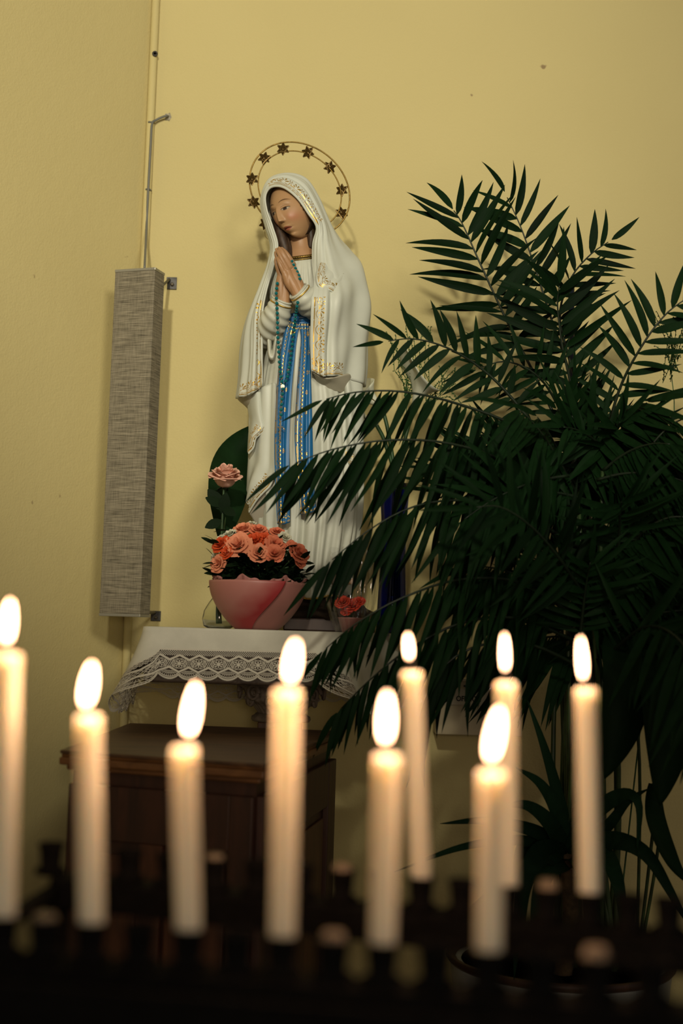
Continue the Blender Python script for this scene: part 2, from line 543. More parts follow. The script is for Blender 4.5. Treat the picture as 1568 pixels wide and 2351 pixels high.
for k in range(8):
    a = 2 * math.pi * k / 8 + 0.12
    cc = Vector((pc.x + 0.083 * math.cos(a), pc.y + 0.083 * math.sin(a), z1 - 0.024))
    tn = Vector((-math.sin(a), math.cos(a), 0)); out = Vector((math.cos(a), math.sin(a), 0))
    sp = [cc + (tn * math.cos(u) + Vector((0, 0, 1)) * math.sin(u)) * (0.017 * (1 - u / 16)) + out * (0.006 - 0.0006 * u) for u in np.linspace(0, 13, 44)]
    tube('volute', sp, np.linspace(0.0042, 0.002, 44), M_stone, ped, 6)
    cc2 = cc + Vector((0, 0, -0.035)) - out * 0.014
    a2 = a + math.pi / 8
    cc2 = Vector((pc.x + 0.066 * math.cos(a2), pc.y + 0.066 * math.sin(a2), z0 + (z1 - z0) * 0.42))
    tn = Vector((-math.sin(a2), math.cos(a2), 0)); out = Vector((math.cos(a2), math.sin(a2), 0))
    sp = [cc2 + (tn * math.cos(u) - Vector((0, 0, 1)) * math.sin(u)) * (0.013 * (1 - u / 14)) + out * 0.005 for u in np.linspace(0, 11, 34)]
    tube('scroll', sp, np.linspace(0.0036, 0.002, 34), M_stone, ped, 6)

ZS = EYE - 0.001                              # top of the cloth
sq = [PZ, None]
FL = Vector((PY(334, 1452, 2.43).x, 2.43)); FR = Vector((PY(768, 1447, 2.43).x, 2.43))
BR = Vector((PY(905, 1447, 2.86).x, 2.86)); BL = Vector((PY(352, 1450, 2.86).x, 2.86))
M_board = wood('shelf_wood', (0.05, 0.032, 0.022), (0.10, 0.07, 0.045), 0.6, (1.2, 6, 6))
shf = tag(MB().prism([FL * 1.0, FR, BR, BL], ctop.z, ZS - 0.0035).build('altar_shelf', M_board, bevel=0.004), 'wooden shelf board under the lace cloth on the stone capital', 'shelf')

# perimeter of the shelf with rounded corners, param u in metres, starting at the middle of the back edge
cor = [BL, FL, FR, BR]
per = []
for i in range(4):
    P = cor[i]; a = cor[i - 1]; b = cor[(i + 1) % 4]
    da = (a - P).normalized(); db = (b - P).normalized(); r = 0.018
    p0, p2 = P + da * r, P + db * r
    for t in np.linspace(0, 1, 8):
        per.append(p0 * (1 - t) ** 2 + P * 2 * t * (1 - t) + p2 * t ** 2)
dense = []
for i in range(len(per)):
    a, b = per[i], per[(i + 1) % len(per)]
    n = max(1, int((b - a).length / 0.002))
    for k in range(n):
        dense.append(a.lerp(b, k / n))
per = np.array([tuple(p) for p in dense])
seg = np.linalg.norm(np.roll(per, -1, 0) - per, axis=1)
arc = np.concatenate([[0], np.cumsum(seg)]); LT = arc[-1]
perc = np.vstack([per, per[:1]])
tang = np.roll(per, -6, 0) - np.roll(per, 6, 0); tang /= np.linalg.norm(tang, axis=1)[:, None]
nrm = np.stack([tang[:, 1], -tang[:, 0]], 1)
cen2 = per.mean(0)
if ((per[0] - cen2) * nrm[0]).sum() < 0: nrm = -nrm
nrmc = np.vstack([nrm, nrm[:1]])
cdist = lambda p: min((Vector(p) - c).length for c in cor)
cs = [arc[int(np.argmin([(Vector(p) - c).length for p in per]))] for c in cor]     # arc position of corners BL, FL, FR, BR


def drop_total(u):
    # hem drop along the perimeter: short in front, longer at the sides and the back
    pts = [(cs[0], 0.165), (cs[0] + 0.1, 0.165), (cs[1] - 0.06, 0.168), (cs[1] - 0.022, 0.172), (cs[1] + 0.03, 0.098), (cs[2] - 0.03, 0.096), (cs[2] + 0.02, 0.165), (cs[2] + 0.06, 0.17), (cs[3], 0.16), (cs[3] + 0.10, 0.155), (LT + cs[0], 0.165)]
    u = (u - cs[0]) % LT + cs[0]
    return float(np.interp(u, [p[0] for p in pts], [p[1] for p in pts]))


LACE = 0.060


def skirt(u, v):
    """v = 0 at the shelf edge, 1 at the hem"""
    u = u % LT
    x = np.interp(u, arc, perc[:, 0]); y = np.interp(u, arc, perc[:, 1])
    nx = np.interp(u, arc, nrmc[:, 0]); ny = np.interp(u, arc, nrmc[:, 1])
    D = drop_total(u)
    corner = sum(math.exp(-((u - c + s) / 0.035) ** 2) for c in cs for s in (-LT, 0, LT))
    side = 0.022 + 0.045 * corner
    if cs[0] < u < cs[1]: side += 0.02 * math.sin(math.pi * (u - cs[0]) / (cs[1] - cs[0]))
    wave = 0.006 * math.sin(u * 38) * v ** 1.5 * (1.6 - corner)
    fl = 0.005 + side * v ** 1.2 + wave
    z = ZS - 0.004 * (1 - math.exp(-v * 12)) - (D - 0.004) * v * (1 - 0.10 * corner * v)
    if v < 1e-6: z = ZS - 0.0005
    return Vector((x + nx * fl, y + ny * fl, z))


M_linen = mat('white_linen', (0.62, 0.60, 0.50), 0.85, var=0.06, vscale=30, bump=0.12, bscale=700, spec=0.15)
M_lace = mat('white_lace', (0.62, 0.58, 0.48), 0.85, spec=0.15, bump=0.2, bscale=900)
acl = thing('altar_cloth', 'white linen altar cloth with deep crocheted lace border draped over the shelf', 'tablecloth', (cen2[0], cen2[1], ZS))
NU = 420; NV = 12
V = []
us = np.linspace(0, LT, NU, endpoint=False)
for i in range(NV):
    for u in us:
        D = drop_total(u); vmax = 1 - (LACE - 0.001) / D
        V.append(skirt(u, vmax * i / (NV - 1)))
Fc = grid_faces(NV, NU, True)
base = len(V)
for u in us:
    x = np.interp(u, arc, perc[:, 0]); y = np.interp(u, arc, perc[:, 1])
    V.append((x * 0.99 + cen2[0] * 0.01, y * 0.99 + cen2[1] * 0.01, ZS))
for j in range(NU):
    Fc.append((j, (j + 1) % NU, base + (j + 1) % NU, base + j))
Fc.append(tuple(base + j for j in range(NU)))
cl = mesh_obj('linen', V, Fc, M_linen, acl, recalc=True)
# seam across the linen
sx = [skirt(u, 0.35) for u in np.linspace(cs[1] + 0.175, cs[1] + 0.1755, 2)]
# crocheted lace: real threads
PER = 0.036
nper = int(round(LT / PER)); PER = LT / nper


def lace_map(u, v):
    D = drop_total(u % LT)
    return skirt(u, min(1.03, 1 - (LACE - v) / D))


polys = []   # (list of (u,v), width)
tri = lambda x: 2 * abs(2 * (x - math.floor(x + 0.5))) - 1


def addp(pts, w): polys.append((pts, w))


full = np.linspace(0, LT, nper * 12 + 1)
addp([(u, 0.0005) for u in full], 0.003)
addp([(u, 0.0155 + 0.0045 * tri(u / PER)) for u in full], 0.0042)
addp([(u, 0.0385 - 0.0045 * tri(u / PER)) for u in full], 0.0042)
for k in range(nper):
    u0 = k * PER
    # net of the heading
    for j in range(9):
        a = u0 + j * PER / 9
        for sg in (-1, 1):
            addp([(a, 0.001), (a + sg * 0.006, 0.007), (a + sg * 0.011, 0.012)], 0.0007)
    # diamonds between the two waves: flower at the wide place
    uc = u0 + PER / 2 * 0
    for cc_ in (u0, ):
        cv = 0.027
        for j in range(8):
            an = 2 * math.pi * (j + 0.5) / 8
            rx, rv = 0.0125, 0.0105
            tip = (cc_ + rx * math.cos(an), cv + rv * math.sin(an))
            side = 0.0022
            n_ = (-math.sin(an) * side, math.cos(an) * side)
            mid = (cc_ + 0.62 * rx * math.cos(an), cv + 0.62 * rv * math.sin(an))
            addp([(cc_, cv), (mid[0] + n_[0], mid[1] + n_[1]), tip, (mid[0] - n_[0], mid[1] - n_[1]), (cc_, cv)], 0.0010)
        addp([(cc_ + 0.0135 * math.cos(t), cv + 0.0095 * math.sin(t)) for t in np.linspace(0, 2 * math.pi, 17)], 0.0008)
        addp([(cc_ + 0.0022 * math.cos(t), cv + 0.0022 * math.sin(t)) for t in np.linspace(0, 2 * math.pi, 9)], 0.0016)
    # net in the narrow place
    um = u0 + PER / 2
    for j in range(-3, 4):
        addp([(um + j * 0.0035 - 0.004, 0.019), (um + j * 0.0035 + 0.004, 0.035)], 0.0007)
        addp([(um + j * 0.0035 + 0.004, 0.019), (um + j * 0.0035 - 0.004, 0.035)], 0.0007)
    # lower fan and scalloped edge
    uf = u0 + PER / 2 * 1
    sc = lambda t: (u0 + PER * t, 0.0475 + 0.0085 * math.sin(math.pi * t) ** 0.7)
    sc2 = lambda t: (u0 + PER * t, 0.0435 + 0.0085 * math.sin(math.pi * t) ** 0.7)
    addp([sc(t) for t in np.linspace(0, 1, 15)], 0.0024)
    addp([sc2(t) for t in np.linspace(0, 1, 15)], 0.0013)
    for t in np.linspace(0.03, 0.97, 17):
        a = sc2(t); b = sc(t)
        addp([a, b, (b[0], b[1] + 0.0022)], 0.0009)
    for t in np.linspace(0.06, 0.94, 9):
        b = sc2(t)
        addp([(u0 + PER * (0.5 + (t - 0.5) * 0.35), 0.0365 + 0.004), b], 0.0008)
    addp([(u0 + PER * t, 0.0425 + 0.003 * math.sin(math.pi * t)) for t in np.linspace(0.15, 0.85, 9)], 0.0008)
LV, LF = [], []
for pts, w in polys:
    P3 = np.array([tuple(lace_map(u, v)) for u, v in pts])
    tn = np.gradient(P3, axis=0); tn /= np.linalg.norm(tn, axis=1)[:, None] + 1e-12
    mid = pts[len(pts) // 2]
    if len(pts) > 40:
        ct = np.array([tuple(lace_map(u, v + 0.001)) for u, v in pts]) - P3
        sd = ct / (np.linalg.norm(ct, axis=1)[:, None] + 1e-12)
    else:
        du = np.array(lace_map(mid[0] + 0.002, mid[1]) - lace_map(*mid)); dv = np.array(lace_map(mid[0], mid[1] + 0.002) - lace_map(*mid))
        nn = np.cross(du, dv); nn /= np.linalg.norm(nn) + 1e-12
        sd = np.cross(nn, tn)
    o = len(LV)
    for i in range(len(P3)):
        LV.append(P3[i] + sd[i] * w / 2); LV.append(P3[i] - sd[i] * w / 2)
    for i in range(len(P3) - 1):
        LF.append((o + 2 * i, o + 2 * i + 1, o + 2 * i + 3, o + 2 * i + 2))
lo = mesh_obj('lace_border', LV, LF, M_lace, acl, False)
lo['kind'] = 'stuff'
solidify(lo, 0.0006)

# ------------------------------------------------------------------ offerings box on the wall
M_boxpaint = mat('cream_metal', (0.50, 0.42, 0.26), 0.5, var=0.1, vscale=25)
M_paper = mat('paper', (0.52, 0.46, 0.33), 0.9, var=0.06, vscale=30)
M_ink = mat('black_ink', (0.02, 0.018, 0.015), 0.8)
b0, b1 = PY(1003, 1556, 2.86), PY(1198, 1692, 2.86)
obx = thing('offerings_box', 'cream wall-mounted offerings box with a printed paper label', 'donation box', ((b0.x + b1.x) / 2, 2.9, b1.z))
MB().box(((b0.x + b1.x) / 2, (2.86 + YW) / 2, (b0.z + b1.z) / 2), ((b1.x - b0.x) / 2, (YW - 2.86) / 2, (b0.z - b1.z) / 2)).build('box_body', M_boxpaint, obx, bevel=0.002)
MB().box(((b0.x + b1.x) / 2, 2.858, b0.z - 0.003), ((b1.x - b0.x) / 2 + 0.003, 0.004, 0.003)).build('lid_edge', M_boxpaint, obx, bevel=0.001)
MB().box(((b0.x + b1.x) / 2, 2.8585, b0.z - 0.016), (0.035, 0.0022, 0.0022)).build('coin_slot', M_dark, obx)
lb0, lb1 = PY(1018, 1580, 2.857), PY(1170, 1622, 2.857)
MB().box(((lb0.x + lb1.x) / 2, 2.8585, (lb0.z + lb1.z) / 2), ((lb1.x - lb0.x) / 2, 0.0008, (lb0.z - lb1.z) / 2)).build('paper_label', M_paper, obx)
lk = PY(1120, 1672, 2.86)
MB().lathe([(0.012, 0), (0.012, 0.003), (0.007, 0.005)], (lk.x, 2.86, lk.z), 16, Matrix.Rotation(math.pi / 2, 3, 'X')).build('lock', M_rust, obx, smooth=False)
tx = bpy.data.curves.new('offerte', 'FONT'); tx.body = 'OFFERTE'; tx.size = 0.0175; tx.extrude = 0.0002; tx.offset = 0.0005; tx.align_x = 'LEFT'
to = bpy.data.objects.new('lettering_tmp', tx); C.objects.link(to)
dg = bpy.context.evaluated_depsgraph_get()
tm = bpy.data.meshes.new_from_object(to.evaluated_get(dg)); bpy.data.objects.remove(to)
tm.materials.clear(); tm.materials.append(M_ink)
lt = bpy.data.objects.new('lettering', tm); C.objects.link(lt)
tp = PY(1047, 1609, 2.8572)
xw = max(v.co.x for v in tm.vertices)
want = PY(1104, 1609, 2.857).x - tp.x
lt.parent = obx; lt.matrix_parent_inverse = obx.matrix_world.inverted()
lt.matrix_basis = Matrix.Translation((tp.x, 2.8574, tp.z)) @ Matrix.Rotation(math.pi / 2, 4, 'X') @ Matrix.Diagonal((want / xw, want / xw * 1.12, 1, 1))
# wall box below it: slim meter cover the light falls on

# ================================================================== CANDLES AND RACK
M_iron = mat('black_iron', (0.004, 0.0036, 0.0034), 0.8, 0.0, var=0.4, vscale=120, bump=0.2, bscale=200, spec=0.08)
M_wax = mat('cream_wax', (0.92, 0.78, 0.60), 0.5, spec=0.3, Subsurface_Weight=0.7, Subsurface_Scale=0.04)
M_wax.node_tree.nodes['Principled BSDF'].inputs['Subsurface Radius'].default_value = (1.0, 0.70, 0.45)
M_wick = mat('burnt_wick', (0.02, 0.015, 0.02), 0.9)


def flame_mat():
    m, nt, b = new_mat('flame')
    nt.nodes.remove(b)
    em = N(nt, 'ShaderNodeEmission')
    em.inputs[0].default_value = (1.0, 0.52, 0.28, 1)
    em.inputs[1].default_value = 13.0
    tr = N(nt, 'ShaderNodeBsdfTransparent'); ad = N(nt, 'ShaderNodeAddShader')      # a flame is glowing gas: light passes through it
    nt.links.new(em.outputs[0], ad.inputs[0]); nt.links.new(tr.outputs[0], ad.inputs[1])
    nt.links.new(ad.outputs[0], nt.nodes['Material Output'].inputs['Surface'])
    return m


M_flame = flame_mat()
CD = 0.0162
# wax top, wax bottom, flame bottom, flame top (pixels), pixel width, flame width
cand = {'front': [((20, 1502), (8, 2112), (15, 1488), (24, 1368), 60, 47),
                  ((204, 1645), (211, 2118), (196, 1634), (212, 1512), 61, 52),
                  ((423, 1716), (433, 2150), (432, 1700), (450, 1560), 61, 52),
                  ((660, 1585), (648, 2170), (666, 1575), (679, 1462), 62, 50),
                  ((889, 1735), (878, 2182), (885, 1717), (889, 1580), 63, 52),
                  ((1128, 1772), (1121, 2202), (1126, 1757), (1147, 1616), 64, 54)],
        'rear': [((945, 1543), (967, 2032), (940, 1526), (936, 1445), 49, 38),
                 ((1161, 1567), (1166, 2036), (1160, 1553), (1158, 1445), 50, 38),
                 ((1345, 1582), (1353, 2062), (1339, 1572), (1333, 1453), 51, 40)]}
rowline = {}
for row, data in cand.items():
    X_, Y_, Z_ = [], [], []
    for d in data:
        Y = CD * F / d[4]
        b = PY(*d[1], Y); X_.append(b.x); Y_.append(Y); Z_.append(b.z)
    rowline[row] = (np.polyfit(X_, Y_, 1), float(np.mean(Z_)))
rack_c = (0.0, 0.9, 0)
rack = thing('candle_rack', 'black iron votive candle rack with two rails of sockets', 'candle rack', rack_c)
RB = {}


def rowY(row, X):
    return float(np.polyval(rowline[row][0], X))


for row, data in cand.items():
    zb = rowline[row][1]
    for ci, (wt, wb, fb, ft, pw, fw) in enumerate(data):
        Y = CD * F / pw
        b = PY(*wb, Y); Y = rowY(row, b.x); b = PY(*wb, Y); b.z = zb
        t = PY(*wt, Y)
        lab = 'lit cream taper candle, %s from the wall end of the %s rail of the rack' % (('first', 'second', 'third', 'fourth', 'fifth', 'sixth')[ci], row)
        cn = thing('candle', lab, 'candle', b, 'burning candles in the %s rail' % row)
        ax = (t - b); L = ax.length; Mr = ax.to_track_quat('Z', 'Y').to_matrix()
        r = CD / 2 * 0.93
        MB().lathe([(r * 0.92, -0.012), (r, 0), (r * 1.0, L * 0.5), (r * 0.98, L - 0.012), (r * 1.03, L - 0.005), (r * 1.0, L - 0.0012), (r * 0.86, L), (r * 0.55, L - 0.0016), (0.0, L - 0.002)], b, 28, Mr).build('wax', M_wax, cn, smooth=True)
        f0 = PY(fb[0], fb[1] - 13, Y); f1 = PY(ft[0], ft[1] + 11, Y)
        wk = [t + Vector((0, 0, -0.002)), t.lerp(f0, 0.5) + Vector((0.0006, 0, 0)), f0 + (f1 - f0) * 0.16]
        tube('wick', cr(wk, 8), 0.0011, M_wick, cn, 6)
        fa = f1 - f0; FLn = fa.length; Mf = fa.to_track_quat('Z', 'Y').to_matrix()
        fr = (fw - 25) / 2 * Y / F
        prof = []
        for k in range(17):
            u = k / 16
            w = (math.sin(math.pi * u ** 0.82) ** 0.55) * (1.0 - 0.10 * u)
            prof.append((max(0.0, fr * 1.08 * w), FLn * u))
        prof[0] = (0.0, 0.0); prof[-1] = (0.0, FLn)
        MB().lathe(prof, f0, 20, Mf).build('flame', M_flame, cn, smooth=True)
        ld = bpy.data.lights.new('flame_light', 'POINT'); ld.energy = 0.23; ld.color = (1.0, 0.55, 0.29); ld.shadow_soft_size = 0.005
        lo_ = bpy.data.objects.new('flame_light', ld); C.objects.link(lo_); lo_.location = f0.lerp(f1, 0.45)
        lo_.parent = cn; lo_.matrix_parent_inverse = cn.matrix_world.inverted()
        RB.setdefault(row, []).append(b)

# sockets under the candles and empty ones between them
sock_px = {'front': [(-90, 2112), (105, 2125), (322, 2135), (545, 2160), (765, 2180), (1000, 2190), (1245, 2210), (1370, 2215), (1500, 2220)],
           'rear': [(105, 2020), (200, 2022), (290, 2024), (385, 2027), (490, 2030), (590, 2030), (690, 2030), (785, 2032), (875, 2032), (1060, 2036), (1255, 2045), (1440, 2064), (1530, 2066)]}
M_stub = mat('wax_stub', (0.22, 0.17, 0.12), 0.6, var=0.2, vscale=150)
sprof = [(0.0050, -0.022), (0.0125, -0.020), (0.0125, -0.016), (0.0080, -0.014), (0.0092, -0.001), (0.0112, 0.004), (0.0100, 0.0045), (0.0083, 0.000), (0.0083, -0.010), (0.0, -0.010)]
smesh = None
for row in ('front', 'rear'):
    zb = rowline[row][1]
    pts = [(p, True) for p in RB[row]]
    for (sx_, sy_) in sock_px[row]:
        Y = rowY(row, PY(sx_, sy_, 0.85).x)
        X = PY(sx_, sy_, Y).x; Y = rowY(row, X)
        pts.append((Vector((X, Y, zb)), False))
    for i, (p, lit) in enumerate(pts):
        if smesh is None:
            so = MB().lathe(sprof, (0, 0, 0), 20).build('socket', M_iron, None, smooth=True); smesh = so.data
        else:
            so = mesh_obj('socket', None, None, mesh=smesh)
        so.location = p; so.parent = rack; so.matrix_parent_inverse = rack.matrix_world.inverted()
        if not lit and i % 3 == 1:
            st = MB().lathe([(0.0078, -0.009), (0.0078, 0.001), (0.0060, 0.006 + 0.004 * random.random()), (0.003, 0.006), (0, 0.005)], p, 16).build('wax_stub', M_stub, None, smooth=True)
            st.parent = rack; st.matrix_parent_inverse = rack.matrix_world.inverted()
ends = {}
for row, (xa, xb) in {'front': (-0.245, 0.46), 'rear': (PY(78, 2060, 1.0).x, 0.50)}.items():
    zb = rowline[row][1]
    a = Vector((xa, rowY(row, xa), zb - 0.032)); b = Vector((xb, rowY(row, xb), zb - 0.032))
    ends[row] = (a, b)
    d = (b - a); L = d.length; R = Matrix.Rotation(math.atan2(d.y, d.x), 3, 'Z')
    MB().box((a + b) / 2, (L / 2, 0.016, 0.012), R).build('rail', M_iron, rack, bevel=0.002)
    if row == 'front':
        MB().box((a + b) / 2 + Vector((0, -0.030, -0.014)), (L / 2, 0.0025, 0.020), R).build('lip', M_iron, rack, bevel=0.001)
for k in (0, 1):
    a, b = ends['front'][k], ends['rear'][k]
    MB().tube([a, (a + b) / 2 + Vector((0, 0, 0)), b], 0.007, 8).build('end_bar', M_iron, rack, smooth=True)
    MB().tube([b + Vector((0, 0, 0.0)), b + Vector((0, 0.02, -0.35)), Vector((b.x, b.y + 0.03, 0.0))], 0.010, 10).build('leg', M_iron, rack, smooth=True)
    MB().tube([a + Vector((0, 0, 0.0)), a + Vector((0, 0.0, -0.35)), Vector((a.x, a.y, 0.0))], 0.010, 10).build('leg', M_iron, rack, smooth=True)
# drip tray under the rails
a, b = ends['front']; c, d = ends['rear']
M_tray = mat('waxy_tray', (0.035, 0.022, 0.015), 0.8, 0.0, var=0.6, vscale=30, spec=0.1)
zt_ = min(a.z, c.z) - 0.10
MB().prism([a + Vector((0, -0.05, 0)), b + Vector((0, -0.05, 0)), d + Vector((0, 0.0, 0)), c + Vector((0, 0.0, 0))], zt_, zt_ + 0.004).build('drip_tray', M_tray, rack)

# ================================================================== STATUE
YST = 2.68
SP = YST / F


def S(x, y, w=0.0):
    return PY(x, y, YST - w * SP)


def loft(name, rows, nu, nv, material, parent, disp=None, thick=0.0, omask=None):
    """rows: list of control polylines (x,y,w); smooth surface through them"""
    R = [cr(r, nu) for r in rows]
    R = np.array(R)                                  # k, nu, 3
    G = np.stack([cr(R[:, j], nv) for j in range(nu)], 1)   # nv, nu, 3
    if disp is not None:
        tu = np.linspace(0, 1, nu)[None, :]; tv = np.linspace(0, 1, nv)[:, None]
        du = np.gradient(G, axis=1); dv = np.gradient(G, axis=0)
        nn = np.cross(du, dv); nn /= np.linalg.norm(nn, axis=2)[..., None] + 1e-9
        G = G + nn * disp(tu, tv, G)[..., None]
    W = np.array([tuple(S(*p)) for p in G.reshape(-1, 3)]).reshape(nv, nu, 3)
    lu = np.concatenate([np.zeros((nv, 1)), np.cumsum(np.linalg.norm(np.diff(W, axis=1), axis=2), 1)], 1)
    lv = np.concatenate([np.zeros((1, nu)), np.cumsum(np.linalg.norm(np.diff(W, axis=0), axis=2), 0)], 0)
    tot = lu[:, -1:]
    hem = np.minimum(lu, tot - lu)
    uvs = np.stack([np.broadcast_to(lu[:1], lu.shape), lv], 2).reshape(-1, 2)
    uv2 = np.stack([lv, hem], 2).reshape(-1, 2)
    o = mesh_obj(name, W.reshape(-1, 3), grid_faces(nv, nu), material, parent, uvs=uvs, uv2=uv2)
    at = o.data.attributes.new('orn', 'FLOAT', 'POINT')
    tu = np.broadcast_to(np.linspace(0, 1, nu)[None, :], (nv, nu)); tv = np.broadcast_to(np.linspace(0, 1, nv)[:, None], (nv, nu))
    om = np.ones((nv, nu)) if omask is None else np.broadcast_to(omask(tu, tv), (nv, nu)).astype(float)
    at.data.foreach_set('value', om.astype(np.float32).ravel())
    if thick: solidify(o, thick * SP, 0.0)
    return o


def ornament_mat(name, base, gold, rough, period, with_hem=True, style='palmette', k=1.0, band=(4, 6.2, 8.0, 9.0), hem_only=False, var=0.08):
    """painted cloth of the statue with a gold printed border; UV = metres from the edges"""
    m, nt, b = new_mat(name)
    b.inputs['Specular IOR Level'].default_value = 0.4
    px = SP * k
    def UVs(layer):
        n = N(nt, 'ShaderNodeUVMap'); n.uv_map = layer
        sp = N(nt, 'ShaderNodeSeparateXYZ'); nt.links.new(n.outputs[0], sp.inputs[0])
        return E(nt, sp.outputs[0]), E(nt, sp.outputs[1])
    def orn(u, v):
        l1 = v.gt(band[0] * px) * v.lt(band[1] * px)
        l2 = v.gt(band[2] * px) * v.lt(band[3] * px)
        out = l1.max(l2)
        P = period * px
        uu = (u / P).frac() * P - P * 0.5
        if style == 'palmette':
            vc = v - 19 * px
            r = (uu * uu + vc * vc).sqrt()
            ang = uu.atan2(vc)
            rays = ((ang * 4.0).sin().abs()).gt(0.80)
            pal = rays * r.lt(12 * px) * r.gt(3.5 * px) * vc.gt(-3 * px)
            vine = (v - 15 * px - (u * (2 * math.pi / P)).sin() * (4 * px)).abs().lt(0.8 * px)
            vv = v - 24 * px
            u3 = ((u / P + 0.5).frac() - 0.5) * P
            r3 = (u3 * u3 + vv * vv).sqrt()
            leaf = ((u3.atan2(vv) * 3.0).sin().abs()).gt(0.85) * r3.lt(7 * px)
            out = out.max(pal).max(vine).max(leaf)
        elif style == 'scallop':
            sc = (v - 12 * px - (u * (math.pi / P)).sin().abs() * (3.5 * px)).abs().lt(1.1 * px)
            vc = v - 27 * px
            u4 = ((u / (P * 5)).frac() - 0.5) * (P * 5)
            r = (u4 * u4 + vc * vc).sqrt()
            star = ((u4.atan2(vc) * 3.0).sin().abs()).gt(0.72) * r.lt(5.5 * px)
            out = out.max(sc).max(star)
        return out
    u, v = UVs('UVMap')
    mask = None
    if not hem_only: mask = orn(u, v)
    if with_hem:
        u2, v2 = UVs('UV2')
        h = orn(u2, v2)
        mask = h if mask is None else mask.max(h)
    tc = N(nt, 'ShaderNodeTexCoord')
    nz = N(nt, 'ShaderNodeTexNoise', Scale=26.0, Detail=6.0); nt.links.new(tc.outputs['Object'], nz.inputs['Vector'])
    nw = N(nt, 'ShaderNodeTexNoise', Scale=160.0, Detail=3.0); nt.links.new(tc.outputs['Object'], nw.inputs['Vector'])
    wear = E(nt, nw.outputs[0]).gt(0.40)
    an = N(nt, 'ShaderNodeAttribute'); an.attribute_name = 'orn'
    mask = mask * wear * E(nt, an.outputs['Fac']).gt(0.5)
    mx = N(nt, 'ShaderNodeMix', data_type='RGBA')
    mx.inputs[6].default_value = tuple(c * (1 - var) for c in base) + (1,); mx.inputs[7].default_value = tuple(min(1, c * (1 + var)) for c in base) + (1,)
    nt.links.new(nz.outputs[0], mx.inputs[0])
    m2 = N(nt, 'ShaderNodeMix', data_type='RGBA'); nt.links.new(mask.s, m2.inputs[0])
    nt.links.new(mx.outputs[2], m2.inputs[6]); m2.inputs[7].default_value = (*gold, 1)
    nt.links.new(m2.outputs[2], b.inputs['Base Color'])
    met = mask * 0.75; nt.links.new(met.s, b.inputs['Metallic'])
    rg = mask * (0.32 - rough) + rough; nt.links.new(rg.s, b.inputs['Roughness'])
    return m


WHITE = (0.55, 0.57, 0.49)
GOLD = (0.62, 0.38, 0.07)
M_mantle = ornament_mat('mantle_paint', WHITE, GOLD, 0.45, 33)
M_robe = mat('robe_paint', (0.53, 0.54, 0.45), 0.45, var=0.06, vscale=30)
M_sash = ornament_mat('sash_paint', (0.010, 0.120, 0.300), GOLD, 0.4, 9.5, style='scallop', band=(2.2, 4.0, 5.4, 6.4), var=0.3)
M_gold = mat('gold_paint', (0.60, 0.38, 0.08), 0.35, 0.8, var=0.2, vscale=200)
M_brass = mat('aged_brass', (0.22, 0.14, 0.035), 0.4, 0.85, var=0.35, vscale=150)
M_star = mat('glitter_bronze', (0.12, 0.075, 0.022), 0.38, 0.75, var=0.9, vscale=900, detail=1.0)
M_skin = mat('painted_skin', (0.37, 0.205, 0.10), 0.42, var=0.10, vscale=25, spec=0.35)
M_hair = mat('brown_hair', (0.045, 0.024, 0.012), 0.55, var=0.5, vscale=60, stretch=(4, 4, 1))

sb = S(705, 1448, 0)
statue = thing('madonna_statue', 'painted statue of a praying woman in a white mantle and blue sash', 'statue', (sb.x, sb.y, ZS))

# --- gown
ry = [(582, 697, 24, 18, 8), (592, 694, 36, 27, 10), (612, 692, 52, 40, 8), (650, 690, 70, 50, 5), (690, 688, 68, 52, 5), (722, 684, 58, 52, 5), (742, 684, 56, 52, 6), (770, 688, 66, 56, 6),
      (830, 694, 88, 62, 4), (900, 700, 106, 70, 2), (1000, 704, 116, 78, 2), (1100, 705, 121, 86, 2), (1200, 704, 118, 92, 2), (1290, 700, 108, 94, 2), (1345, 702, 100, 96, 2), (1366, 704, 96, 92, 2), (1372, 704, 84, 80, 2)]
NRg, NCg = 200, 260
ring = cr(ry, NRg)
V = []
th = np.linspace(0, 2 * math.pi, NCg, endpoint=False)
for i in range(NRg):
    y, cx_, rx, rz, wc = ring[i]
    low = min(1, max(0, (y - 745) / 350)); chest = math.exp(-((y - 655) / 45) ** 2)
    for a in th:
        fold = 7.5 * low * (math.sin(13 * a + 0.8 * math.sin(y / 120)) * 0.6 + 0.5 * math.sin(21 * a + 1.3 + y / 260)) + chest * 1.8 * math.sin(34 * a)
        fold += 2.5 * low * math.sin(37 * a + y / 90)
        k = 1 + fold / max(rx, 50)
        V.append(S(cx_ + rx * k * math.sin(a), y + (4 * math.sin(5 * a + 1) if y > 1350 else 0) + (-0.12 * (rx * math.sin(a)) if y < 605 else 0), wc + rz * k * math.cos(a)))
gown = mesh_obj('gown', V, grid_faces(NRg, NCg, True) + [tuple(range(NCg)), tuple(range(NRg * NCg - 1, (NRg - 1) * NCg - 1, -1))], M_robe, statue, recalc=True)
# gold hem of the gown
hemp = [V[(NRg - 6) * NCg + j] for j in range(NCg)]
hv = MB()
hp2 = []
cc = Vector((sum(p.x for p in hemp) / NCg, sum(p.y for p in hemp) / NCg, sum(p.z for p in hemp) / NCg))
hv.tube([cc + (p - cc) * 1.008 for p in hemp] + [cc + (hemp[0] - cc) * 1.008], 0.0028, 6, False)
hv.build('gold_hem', M_gold, gown, smooth=True)
